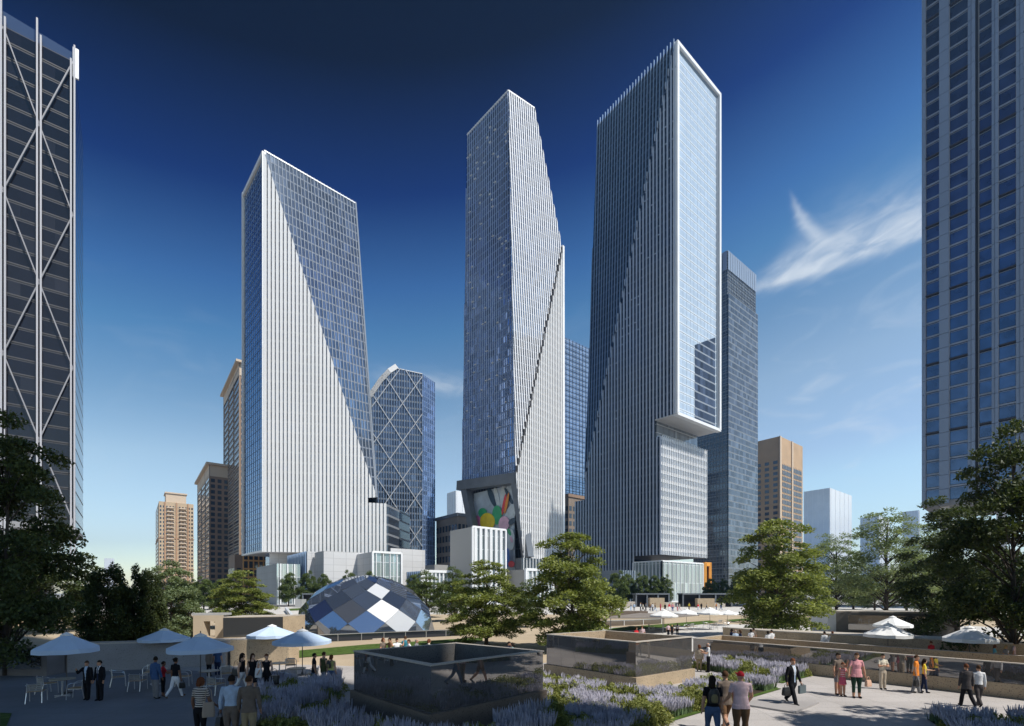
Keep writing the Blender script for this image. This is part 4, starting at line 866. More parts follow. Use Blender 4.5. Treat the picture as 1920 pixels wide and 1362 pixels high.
# ================================================================== UMBRELLAS, TABLES, CHAIRS
CANV = mat('white_canvas', (.80, .80, .79), .85, var=(1.5, .03)); CANV_SHADE = mat('shade_blue_canvas', (.50, .62, .78), .85, var=(1.5, .04))  # second canvas is the white one with a blue shade tint painted in
def make_umbrella():
    root = empty('cafe_umbrella', (0, 0, 0), '', 'umbrella')
    c = MB(); n = 8; zt = 2.5; rr_ = 1.55; ph = .2
    ring = lambda r, z: [vec(r*math.cos(2*math.pi*j/n+ph), r*math.sin(2*math.pi*j/n+ph), z) for j in range(n)]
    def ringm(r, z, sag):                                    # with sagging mid points
        out = []
        for j in range(n):
            a = 2*math.pi*j/n+ph; b_ = a+math.pi/n
            out += [vec(r*math.cos(a), r*math.sin(a), z), vec(r*math.cos(b_)*.945, r*math.sin(b_)*.945, z-sag)]
        return out
    rs = [ringm(.22, zt-.08, 0), ringm(.6, zt-.235, .012), ringm(1.1, zt-.43, .025), ringm(rr_, zt-.6, .03), ringm(rr_+.01, zt-.78, .02)]
    vs = [v for r in rs for v in r]; k = 2*n
    c.add(vs, [(i*k+j, i*k+(j+1) % k, (i+1)*k+(j+1) % k, (i+1)*k+j) for i in range(4) for j in range(k)])
    c.build('canopy', CANV, root)
    v_ = MB(); v_.lathe([(.02, zt+.05), (.3, zt-.06), (.3, zt-.1)], 8, (0, 0, 0), 0, ph); v_.build('vent_cap', CANV, root)
    p = MB(); p.tube([(0, 0, .02), (0, 0, zt+.02)], .024, 8); p.build('pole', mat('pole_dark', (.08, .07, .07), .4, .3), root)
    b = MB(); b.lathe([(.0, .0), (.28, .0), (.28, .05), (.06, .09), (.04, .2), (0, .2)], 16); b.build('base', mat('base_dark', (.06, .06, .06), .6), root)
    r_ = MB()
    for j in range(n):
        a = 2*math.pi*j/n+ph; d = vec(math.cos(a), math.sin(a), 0); r_.bar(vec(0, 0, zt-.1), d*rr_*.98+ZU*(zt-.635), .022, .022); r_.bar(vec(0, 0, zt-.75), d*.75+ZU*(zt-.36), .018, .018)
    r_.build('ribs', ALU, root)
    f = MB(); f.ball((0, 0, zt+.09), .03, .03, .06, 8, 5); f.build('finial', DARKM, root)
    return root
UMB = make_umbrella(); used_ = []
def umbrella(px, apex, width, label, group, rz=0):
    Y = 3.12*F/width; z = H-(apex-HY)/F*Y; o = UMB if not used_ else copy_tree(UMB); used_.append(1)
    o.location = ((px-CX)/F*Y, Y, 0); o.rotation_euler.z = rz; sc = 1/math.sqrt(1+((px-CX)/F)**2); o.scale = (sc, sc, z/2.58); tag(o, label, 'umbrella', group)
    for ch in o.children:
        if ch.name.split('.')[0] in ('canopy', 'vent_cap'): ch.material_slots[0].link = 'OBJECT'; ch.material_slots[0].material = CANV_SHADE if 'left terrace' in group else CANV; return o.location
GU, GW_ = 'shaded umbrellas on the left terrace', 'white umbrellas on the right terrace'
umbrella(125, 1184, 137, 'shaded umbrella at the far left behind the two men in black suits', GU, .1)
umbrella(308, 1177, 102, 'shaded umbrella partly hidden behind the one to its right, in front of the grey wall', GU, .3)
umbrella(376, 1186, 131, 'shaded umbrella above the woman in the striped top', GU, .15)
umbrella(510, 1170, 96, 'umbrella with its right side in the sun, in front of the sunlit granite wall', GU, .4)
umbrella(567, 1178, 112, 'shade-tinted umbrella beside the mirrored dome, rightmost on the left terrace', GU, .25)
for px, ap, w, lb, rz in [(1245, 1142, 54, 'white umbrella over the seated cafe guests, leftmost on the right terrace', .1), (1287, 1141, 46, 'white umbrella second from the left in the sunlit row', .3), (1331, 1138, 50, 'white umbrella over the wooden table in the middle of the sunlit row', .2),
        (1364, 1143, 44, 'white umbrella left of the tall right tree trunk', 0), (1390, 1146, 40, 'white umbrella tucked under the branches of the tall right tree', .5), (1665, 1167, 100, 'big white umbrella above the man with crossed arms', .2), (1674, 1154, 78, 'white umbrella behind the big white one', .05), (1818, 1172, 112, 'white umbrella partly hidden by a hanging twig at the right', .35)]:
    umbrella(px, ap, w, lb, GW_, rz)
for i, (px, ap, w, lb) in enumerate([(499, 1116, 10, 'tiny white umbrella far left of the dome, first of four'), (514, 1116, 11, 'tiny white umbrella left of the dome, second of four'), (524, 1118, 9, 'tiny white umbrella left of the dome, third of four'), (549, 1117, 11, 'tiny white umbrella beside the kiosk left of the dome'),
        (1488, 1127, 26, 'small white umbrella behind the tall right tree, left of three'), (1507, 1128, 24, 'small white umbrella behind the tall right tree, middle of three'), (1528, 1129, 22, 'small white umbrella behind the tall right tree, right of three'), (1272, 1114.5, 10, 'tiny white umbrella between the two dark kiosks')]):
    umbrella(px, ap, w, lb, 'far white umbrellas', .2*i)
SLAT = mat('oak_slat', (.40, .28, .16), .6, var=(4, .15)); SLATD = mat('grey_slat', (.30, .29, .27), .55, var=(4, .1))
def make_chair():
    root = empty('cafe_armchair', (0, 0, 0), '', 'chair'); r = .016
    for s in (-1, 1):
        f = MB(); f.tube([(s*.26, -.27, 0), (s*.26, -.25, .4), (s*.27, -.22, .60), (s*.275, -.12, .66), (s*.275, .08, .67)], r, 6); f.build('front_leg', ALU, root)
        f = MB(); f.tube([(s*.24, .30, 0), (s*.22, .22, .42), (s*.20, .24, .78)], r, 6); f.build('rear_leg', ALU, root)
    f = MB(); f.tube([(-.275, .08, .67), (-.25, .22, .70), (-.15, .29, .74), (0, .31, .75), (.15, .29, .74), (.25, .22, .70), (.275, .08, .67)], r, 6); f.build('top_rail', ALU, root)
    f = MB()
    for x, y0, y1 in ((-.24, -.25, .22), (.24, -.25, .22)): f.bar((x, y0, .425), (x, y1, .42), .02, .02)
    f.bar((-.24, -.25, .42), (.24, -.25, .42), .02, .02); f.build('seat_frame', ALU, root)
    f = MB()
    for k in range(6): y = -.22+k*.085; f.box(-.24, .24, y-.033, y+.033, .437, .452)
    f.build('seat', SLAT, root)
    f = MB()
    for k in range(4): z = .50+k*.07; f.obox(vec(0, .235+.012*k, z), vec(.20, 0, 0), vec(0, .007, 0), vec(0, .004, .027))
    f.build('backrest', SLATD, root)
    return root
CHAIR = make_chair(); uc_ = []
def chair(px, py, rz, label, group='metal armchairs on the left terrace'):
    o = CHAIR if not uc_ else copy_tree(CHAIR); uc_.append(1); g = G(px, py); o.location = (g.x, g.y, .006); o.rotation_euler.z = R(rz); tag(o, label, 'chair', group); return o
def make_table():
    root = empty('cafe_table', (0, 0, 0), '', 'table'); f = MB(); f.lathe([(0, .70), (.42, .70), (.43, .715), (.42, .73), (0, .73)], 20); f.build('tabletop', mat('table_top', (.30, .25, .18), .4, var=(3, .12)), root)
    f = MB(); f.tube([(0, 0, .03), (0, 0, .70)], .035, 8); f.build('pedestal', ALU, root)
    f = MB(); f.bar((-.32, 0, .02), (.32, 0, .02), .06, .035); f.bar((0, -.32, .022), (0, .32, .022), .06, .035); f.build('foot', ALU, root)
    return root
TABLE = make_table(); ut_ = []
def table(px, py, label, group='round cafe tables on the left terrace'):
    o = TABLE if not ut_ else copy_tree(TABLE); ut_.append(1); g = G(px, py); o.location = (g.x, g.y, .006); tag(o, label, 'table', group)
table(117, 1306, 'round cafe table between the chairs under the far left umbrella')
table(295, 1284, 'round cafe table behind the man in the blue shirt'); table(392, 1288, 'round cafe table by the pole of the umbrella above the striped woman')
table(524, 1270, 'round cafe table by the sunlit granite wall'); table(556, 1282, 'round cafe table under the shade-tinted umbrella beside the dome')
for px, py, rz, lb in [(68, 1317, 210, 'armchair seen from behind, nearest at the far left'), (88, 1301, 160, 'armchair behind the nearest far left one'), (146, 1310, -70, 'armchair right of the far left table, beside the man in the suit'),
        (222, 1287, 130, 'armchair facing right in the left cafe group by the grey wall'), (258, 1295, 190, 'armchair seen from behind left of the man in the blue shirt'), (283, 1277, 20, 'armchair behind the man in the blue shirt'),
        (345, 1286, 110, 'armchair with pale slats behind the walking woman in white trousers'), (404, 1302, 170, 'armchair between the striped woman and the man in the white shirt'), (425, 1280, 40, 'armchair just left of the woman with the shoulder bag'),
        (515, 1290, 175, 'armchair seen from behind right of the woman with two bags'), (495, 1266, 90, 'armchair against the sunlit granite wall'), (545, 1262, 30, 'armchair with wooden back by the lawn'), (585, 1282, -80, 'armchair right of the table beside the walking people'), (540, 1291, 150, 'armchair in front of the table under the shade-tinted umbrella')]:
    chair(px, py, rz, lb)
for px, py, rz, lb in [(1221, 1184, 90, 'small armchair at the left end of the sunlit terrace'), (1289, 1183, -60, 'small armchair right of the seated guests'), (1301, 1182, 20, 'small armchair between the two sunlit tables'), (1323, 1178, 80, 'small armchair left of the sunlit wooden table'), (1340, 1181, 180, 'small armchair in front of the sunlit wooden table'), (1362, 1179, -90, 'small armchair right of the sunlit wooden table'), (1352, 1174, 0, 'small armchair behind the sunlit wooden table'), (1846, 1238, 120, 'armchair behind the trough wall at the right')]:
    chair(px, py, rz, lb, 'armchairs on the right terrace')
table(1343, 1178, 'wooden round table among sunlit armchairs', 'round tables on the right terrace'); table(1268, 1185, 'round table with seated guests under the white umbrella', 'round tables on the right terrace'); table(1880, 1240, 'round table with seated guests behind the trough wall', 'round tables on the right terrace')
# ================================================================== PLANTING
rng = np.random.default_rng(3)
def inside(pts, poly):
    x, y = pts[:, 0], pts[:, 1]; r = np.zeros(len(pts), bool); n = len(poly)
    for i in range(n):
        (x0, y0), (x1, y1) = poly[i], poly[(i+1) % n]
        if y0 == y1: continue
        c = ((y0 <= y) != (y1 <= y)) & (x < x0+(y-y0)*(x1-x0)/(y1-y0)); r ^= c
    return r
def scatter(poly, dens):
    p = np.array(poly); lo, hi = p.min(0), p.max(0); n = int(dens*(hi-lo).prod()); q = lo+rng.random((n, 2))*(hi-lo); return q[inside(q, poly)]
LAVS = mat('lavender_flower', (.50, .485, .56), .8, 0, .2, var=(3, .3)); LAVG = mat('lavender_stem', (.16, .23, .11), .8, 0, .2, var=(3, .3))
SHRUB = leafmat('shrub_leaf', (.13, .16, .04), (.38, .39, .12), .35)
def clumpf(q): return (np.sin(q[:, 0]*2.3+1)+np.sin(q[:, 1]*2.7+q[:, 0]*1.1)+.6*np.sin(q[:, 0]*5.1-q[:, 1]*3.3))/2.6
def lavender(poly, dens, hh, label):
    q = scatter(poly, dens); cf = clumpf(q); q = q[cf > .02]; n = len(q)
    cs = scatter(poly, 7)                                        # clump centres: stalks lean away from the nearest
    d = ((q[:, None, :]-cs[None])**2).sum(2); near = cs[d.argmin(1)]; lean = (q-near)
    lean = lean*.38+rng.normal(0, .05, (n, 2))
    h = hh*(.72+.35*rng.random(n))*(1-.5*np.clip((lean**2).sum(1), 0, .5))
    a = rng.random(n)*math.pi; w = .006+.003*rng.random(n); ws = .016+.008*rng.random(n)
    V = np.zeros((n, 12, 3)); dx, dy = np.cos(a), np.sin(a)
    def ring(t, rad):
        c = np.stack([q[:, 0]+lean[:, 0]*t**1.5, q[:, 1]+lean[:, 1]*t**1.5, h*t], 1)
        return [c+np.stack([dx*rad*math.cos(k)-dy*rad*math.sin(k), dy*rad*math.cos(k)+dx*rad*math.sin(k), 0*h], 1) for k in (0, 2.1, 4.2)]
    for i, (t, rad) in enumerate([(.0, w*2.2), (.52, w), (.70, ws), (1.0, w*.6)]):
        for k, r_ in enumerate(ring(t, rad)): V[:, i*3+k] = r_
    base = np.array([[i*3+k, i*3+(k+1) % 3, i*3+3+(k+1) % 3, i*3+3+k] for i in range(3) for k in range(3)])
    Q = (base[None]+(np.arange(n)*12)[:, None, None]).reshape(-1, 4)
    me = npmesh('lavender_bed', V.reshape(-1, 3), Q)
    mi = np.tile(np.array([0, 0, 0, 1, 1, 1, 1, 1, 1]), n)
    return tag(finish(me, 'lavender', [LAVG, LAVS], mi=mi), label, 'lavender', kind='stuff')
def leaves(c, spread_n, size, up=.5):                            # leaf quads centred on c
    n = len(c); nr = rng.normal(0, 1, (n, 3)); nr[:, 2] = np.abs(nr[:, 2])+up; nr /= np.linalg.norm(nr, axis=1)[:, None]
    t = np.cross(nr, rng.normal(0, 1, (n, 3))); t /= np.linalg.norm(t, axis=1)[:, None]; b_ = np.cross(nr, t)
    s = (size*(.6+.8*rng.random(n)))[:, None]
    V = np.stack([c-t*s, c+b_*s*.55-nr*s*.12, c+t*s, c-b_*s*.55-nr*s*.12], 1)
    return V.reshape(-1, 3)
def shrubs(poly, label, m=SHRUB, r=(.34, .56), dens=1.6, thr=.36, nl=650, ls=.04):
    q = scatter(poly, dens); q = q[clumpf(q) < thr]; out = []
    for x, y in q:
        rr_ = r[0]+rng.random()*(r[1]-r[0]); k = int(nl*(rr_/.4)**2); u = rng.normal(0, 1, (k, 3)); u /= np.linalg.norm(u, axis=1)[:, None]
        u *= (.75+.3*rng.random(k)**.5)[:, None]; u[:, 2] = np.abs(u[:, 2])
        out.append(np.array([x, y, .02])+u*np.array([rr_, rr_, rr_*1.05])*(1+.15*np.sin(u[:, :1]*9+x)))
    if not out: return
    V = leaves(np.concatenate(out), 1, ls, .3); Q = np.arange(len(V)).reshape(-1, 4)
    return tag(finish(npmesh('shrubs', V, Q), 'shrubs', [m]), label, 'shrubs', kind='stuff')
def bed(poly, what, hh=.72, dens=330, shd=1.6):
    sheet('planting_bed', poly, SOIL, .02)
    if hh: lavender(poly, dens, hh, 'lavender in flower '+what)
    shrubs(poly, 'low yellow green shrubs '+what, dens=shd)
bedA = [(-11.0, 21.2), (-8.4, 23.4), (-6.5, 18.0), (-6.4, 17.0), (-2.5, 13.1), (-2.2, 13.1), (1.2, 16.5), (1.4, 13.6), (-2, 11.5), (-7.6, 13.8)]
bed(bedA, 'in the shade around the dark light well', .78, 300)
bedB = [(1.35, 17.2), (1.3, 13.6), (3.2, 13.8), (4.6, 15.7), (11.9, 21.6), (10.6, 23.0), (9.6, 22.3), (5.5, 19.2), (1.1, 23.6), (.5, 22.0)]
bed(bedB, 'in the sun before the granite light well', .60, 480, 3.6)
bedC = [(10.3, 27.6), (10.9, 26.4), (12.7, 22.9), (15.6, 25.1), (11.5, 29.7)]
bed(bedC, 'against the long polished wall', .68, 400, 2.6)
bedD = [(13.0, 14.0), (14.1, 16.3), (19.4, 15.3), (22, 12.2), (14, 12)]
bed(bedD, 'in the bottom right corner', .62, 330)
b = MB()
for p, q_ in ((bedB[3], bedB[4]), (bedB[4], bedB[5])):
    p, q_ = vec(*p, .028), vec(*q_, .028); nn = (q_-p).normalized().cross(ZU)*.22; b.face([p, q_, q_+nn, p+nn])
p, q_ = vec(*bedC[2], .028), vec(*bedC[3], .028); nn = (q_-p).normalized().cross(ZU)*.2; b.face([p, q_, q_+nn, p+nn])
structure(b.build('grass_edging', LAWN))
# ------------------------------------------------------------------ trees
BARK = mat('bark', (.10, .075, .055), .9, var=(3, .25), bump=(14, .5)); BARKD = mat('bark_dark', (.05, .04, .032), .9, var=(3, .25))
LF_A = leafmat('leaf_yellow_green', (.10, .145, .038), (.34, .375, .125)); LF_B = leafmat('leaf_street', (.06, .10, .035), (.19, .24, .085))
LF_C = leafmat('leaf_pale', (.12, .17, .09), (.30, .36, .2)); LF_D = leafmat('leaf_dark_shaded', (.028, .05, .016), (.10, .125, .04), .3)  # the dark leaf tone also paints shade on the edge trees
def tree_meshes(seed, Ht, Rc, z0, pads, per, ls, flat, prof):
    """tapered trunk with limbs, and a crown of flattened leaf pads"""
    global rng
    rng = np.random.default_rng(seed); tr = MB(); rad = Ht*.017+.05
    pts = [vec(math.sin(i*1.3+seed)*.05*i*Rc*.06, math.cos(i*1.7+seed)*.05*i*Rc*.06, Ht*.86*i/7) for i in range(8)]
    tr.tube(pts, [rad*(1-.88*i/7) for i in range(8)], 7)
    C = []
    for k in range(pads):
        t = (k+.5)/pads; z = z0+(Ht-z0)*t
        env = Rc*float(np.interp(t, [0, .12, .3, .55, .78, 1], prof))
        nb = max(2, int(2+7*env/Rc)); a0 = rng.random()*6.3
        for j in range(nb):
            a = a0+2*math.pi*j/nb+rng.normal(0, .35); rr_ = env*(.45+.55*rng.random()**.6)
            zz = z+rng.normal(0, .06*Ht)
            e = vec(rr_*math.cos(a), rr_*math.sin(a), min(zz, Ht)); C.append((e, Rc*(.22+.13*rng.random())*(1.12-.45*t)))
            if j % 2 == 0:
                s = pts[0].lerp(pts[-1], max(.1, min(.95, (zz-.12*Ht-.2*rr_)/(Ht*.86))))
                m_ = s.lerp(e, .5)+ZU*(.05*Rc); tr.tube([s, m_, e*.96+vec(0, 0, e.z*.04)], [rad*.38*(1-.6*t), rad*.22*(1-.5*t), rad*.07], 5)
    for j in range(int(pads*.8)): 
        t = rng.random()*.75; C.append((vec(rng.normal(0, .18*Rc), rng.normal(0, .18*Rc), z0+(Ht-z0)*(t+.1)), Rc*.3))
    pos = []
    for e, r_ in C:
        n = int(per*(r_/(Rc*.3))**2); u = rng.normal(0, 1, (n, 3)); u /= np.linalg.norm(u, axis=1)[:, None]; u *= (rng.random(n)**.45)[:, None]
        ang = math.atan2(e.y, e.x); droop = -.22*(u[:, 0]*math.cos(ang)+u[:, 1]*math.sin(ang))
        p = u*np.array([r_, r_, r_*flat]); p[:, 2] += droop*r_
        p[:, 2] += .10*r_*np.sin(p[:, 0]*7/r_+e.x)*np.sin(p[:, 1]*6/r_+e.y)
        pos.append(p+np.array(e))
    V = leaves(np.concatenate(pos), 1, ls, 1.0)
    return tr, V
PRC, PRR = (.58, .90, .98, .84, .62, .24), (.45, .78, .86, .84, .62, .22)
def make_tree(name, seed, Ht, Rc, z0, pads, per, ls, flat, leaf, bark=BARK, prof=PRC):
    tr, V = tree_meshes(seed, Ht, Rc, z0, pads, per, ls, flat, prof)
    root = empty(name, (0, 0, 0), '', 'tree')
    tr.build('trunk', bark, root, True); o = finish(npmesh('crown', V, np.arange(len(V)).reshape(-1, 4)), 'crown', [leaf]); o.parent = root
    root['h'] = Ht; root['r'] = Rc; return root
PROTO = {}
def proto(kind, seed):
    k = (kind, seed)
    if k not in PROTO:
        if kind == 'maple': PROTO[k] = make_tree('maple_tree', seed, 8.6, 3.7, .9, 14, 360, .12, .32, LF_A)
        if kind == 'street': PROTO[k] = make_tree('street_tree', seed, 9.5, 3.2, 2.2, 8, 330, .16, .8, LF_B, BARKD, PRR)
        if kind == 'airy': PROTO[k] = make_tree('airy_tree', seed, 15, 5.6, 3.2, 15, 220, .14, .34, LF_C, BARKD, PRC)
        if kind == 'dark': PROTO[k] = make_tree('dark_tree', seed, 12, 5.2, 1.4, 13, 480, .14, .32, LF_D, BARKD, PRR)
        if kind == 'bush': PROTO[k] = make_tree('bushy_tree', seed, 6.4, 2.9, .2, 10, 620, .11, .8, LF_D, BARKD, PRR)
        if kind == 'light': PROTO[k] = make_tree('pale_tree', seed, 6.8, 2.6, .6, 10, 420, .10, .55, LF_C, BARK, PRR)
        if kind == 'green': PROTO[k] = make_tree('green_tree', seed, 8.0, 3.4, 1.3, 10, 240, .12, .42, LF_B, BARK, PRR)
        return PROTO[k]
    return copy_tree(PROTO[k])
def tree(kind, seed, px, Y, top, width, label, group=None, rz=0.0, leafz=None):
    o = proto(kind, seed); h, r = o['h'], o['r']; z = H-(top-HY)/F*Y; w = width/F*Y/math.sqrt(1+((px-CX)/F)**2)**.8
    o.location = ((px-CX)/F*Y, Y, 0); sx = w/2/r; o.scale = (sx, sx, z/h); o.rotation_euler.z = rz
    tag(o, label, 'tree', group); return o
GT = 'street trees before the podium buildings'
tree('maple', 11, 1072, 36, 1006, 178, 'tall sunlit layered tree in the middle, in front of the right tower', None, .4)
tree('maple', 12, 912, 39, 1056, 150, 'sunlit layered tree right of the dome, left of the tallest middle tree', None, 1.2)
tree('maple', 11, 1457, 46, 983, 190, 'broad layered tree in front of the glass tower on the right', None, 2.6)
tree('maple', 12, 452, 60, 1073, 120, 'sunlit layered tree left of the dome above the mirror block', None, 3.9)
tree('green', 21, 800, 84, 1072, 84, 'bluish green tree just right of the dome', None, .3)
tree('green', 21, 851, 72, 1066, 78, 'bluish green tree between the dome and the two middle trees', None, 2.3)
tree('green', 21, 986, 60, 1090, 66, 'dark green tree between the two layered middle trees', None, 4.1)
tree('light', 31, 322, 44, 1056, 108, 'pale green bushy tree beside the dark round tree on the left', None, .2)
tree('bush', 41, 205, 33.0, 1065, 128, 'dark round bushy tree in the shade left of the pale one', None, .4)
tree('bush', 41, 268, 34.2, 1068, 92, 'smaller dark round bushy tree against the pale green tree', None, 2.4)
tree('light', 31, 352, 46, 1118, 74, 'low sunlit shrub tree left of the stone gateway', None, 1.9)
tree('dark', 51, 12, 25, 800, 330, 'big dark shaded tree with drooping twigs filling the left edge', None, .7)
tree('dark', 51, 75, 52, 985, 240, 'dark tree behind the big shaded tree at the left edge', None, 2.9)
tree('dark', 52, 1900, 27, 805, 320, 'big dark tree with a sunlit upper side at the right edge', None, 1.7)
tree('dark', 51, 1795, 44, 940, 240, 'dark tree behind the rightmost white umbrella', None, 4.4)
tree('dark', 52, 2075, 21, 640, 260, 'tallest tree reaching in from the right frame edge', None, .3)
tree('airy', 61, 1662, 74, 952, 180, 'tall airy pale tree left of the ribbed tower', None, .6)
tree('airy', 61, 1568, 88, 998, 128, 'airy pale tree behind the broad layered tree on the right', None, 2.2)
tree('airy', 62, 1745, 82, 985, 140, 'airy tree under the ribbed tower', None, 3.1)
for i, (px, Y, top, w, lb) in enumerate([(541, 150, 1074, 40, 'round street tree first left of the dome'), (577, 152, 1073, 40, 'round street tree second left of the dome, middle of three'), (609, 155, 1076, 36, 'round street tree whose crown meets the dome on the left'), (655, 158, 1072, 34, 'round street tree top showing above the dome, left one'), (692, 158, 1071, 34, 'round street tree top showing above the dome, right one'),
        (1158, 152, 1073, 44, 'round street tree right of the tall middle tree'), (1178, 162, 1076, 34, 'round street tree behind the one right of the tall middle tree'), (1203, 158, 1077, 36, 'round street tree above the left kiosk, first'), (1227, 158, 1079, 34, 'round street tree above the left kiosk, second'), (1248, 158, 1080, 32, 'round street tree above the left kiosk, third'),
        (1332, 165, 1085, 34, 'round street tree above the wider kiosk, left one'), (1356, 165, 1087, 32, 'round street tree above the wider kiosk, middle one'), (1382, 165, 1083, 36, 'round street tree above the wider kiosk, right one'), (382, 120, 1084, 50, 'round street tree under the brown podium'), (412, 125, 1086, 44, 'round street tree right of the one under the brown podium'), (356, 130, 1088, 44, 'round street tree left of the one under the brown podium'),
        (150, 110, 1088, 60, 'round street tree far left behind the dark bushy tree'), (1400, 150, 1090, 44, 'round street tree behind the broad layered tree'), (775, 160, 1078, 36, 'round street tree at the right flank of the dome')]):
    tree('street', 71+i % 2, px, Y, top, w, lb, GT, i*1.3)
for i, (px, Y, top, w, lb) in enumerate([(1530, 120, 1078, 90, 'green park tree behind the broad layered tree'), (1600, 125, 1070, 90, 'green park tree behind the pale airy trees, left'), (1640, 110, 1078, 80, 'green park tree behind the pale airy trees, middle'), (1700, 115, 1062, 100, 'green park tree behind the pale airy trees, right'), (1765, 105, 1050, 110, 'green park tree under the ribbed tower'), (1840, 100, 1040, 130, 'green park tree behind the right edge trees'), (1900, 90, 1040, 140, 'green park tree farthest right behind the dark ones'), (1480, 130, 1088, 70, 'green park tree left of the row behind the layered tree')]):
    tree('green', 21, px, Y, top, w, lb, 'park trees in the right background', i*1.1)
sh_ = proto('dark', 51); sh_.location = (20.6, 9.3, 0); sh_.scale = (.92, .92, 1.4); tag(sh_, 'tree outside the right frame edge that dapples the paving with shade', 'tree')
# ================================================================== PEOPLE
PC = {'skin': (.50, .27, .17), 'skin2': (.22, .11, .065), 'skin3': (.60, .36, .25), 'black': (.012, .012, .015), 'white': (.74, .74, .75), 'navy': (.02, .03, .07), 'grey': (.2, .2, .21), 'blue': (.05, .10, .22), 'lblue': (.42, .52, .66), 'red': (.55, .03, .04),
      'khaki': (.33, .26, .16), 'brown': (.15, .085, .045), 'olive': (.07, .08, .035), 'yellow': (.75, .60, .06), 'orange': (.78, .25, .04), 'pink': (.70, .32, .34), 'rose': (.62, .12, .18), 'beige': (.50, .42, .32), 'teal': (.06, .28, .36), 'denim': (.07, .11, .20), 'taupe': (.17, .135, .11),
      'blond': (.45, .30, .12), 'auburn': (.14, .05, .022), 'hair': (.02, .014, .01), 'brownhair': (.07, .035, .018), 'greyhair': (.35, .33, .31), 'lyellow': (.62, .60, .22), 'palepink': (.68, .50, .52), 'cream': (.66, .60, .48), 'dgreen': (.02, .045, .03), 'cyan': (.15, .45, .5), 'charcoal': (.065, .058, .058)}
def cm(n):
    if n == 'stripe':
        if 'cloth_stripe' in MC: return MC['cloth_stripe']
        m = mat('cloth_stripe', (.5, .42, .36), .85); t = m.node_tree; g = nd(t, 'ShaderNodeNewGeometry'); s = nd(t, 'ShaderNodeSeparateXYZ'); t.links.new(g.outputs['Position'], s.inputs[0])
        t.links.new(mixc(t, mth(t, 'LESS_THAN', mth(t, 'FRACT', mth(t, 'MULTIPLY', s.outputs[2], 16)), .5), (.62, .55, .48), (.03, .025, .03)), t.nodes['Principled BSDF'].inputs['Base Color']); return m
    if n == 'pinkstripe':
        if 'cloth_pinkstripe' in MC: return MC['cloth_pinkstripe']
        m = mat('cloth_pinkstripe', (.6, .3, .3), .85); t = m.node_tree; g = nd(t, 'ShaderNodeNewGeometry'); s = nd(t, 'ShaderNodeSeparateXYZ'); t.links.new(g.outputs['Position'], s.inputs[0])
        t.links.new(mixc(t, mth(t, 'LESS_THAN', mth(t, 'FRACT', mth(t, 'MULTIPLY', s.outputs[2], 11)), .35), (.62, .13, .16), (.72, .55, .5)), t.nodes['Principled BSDF'].inputs['Base Color']); return m
    sk = n.startswith('skin'); return mat('cloth_'+n if not sk else n, PC[n], .55 if sk else .85, 0, .35 if sk else .15, var=(9, .12))
def rotx(v, a): c, s = math.cos(a), math.sin(a); return vec(v.x, v.y*c-v.z*s, v.y*s+v.z*c)
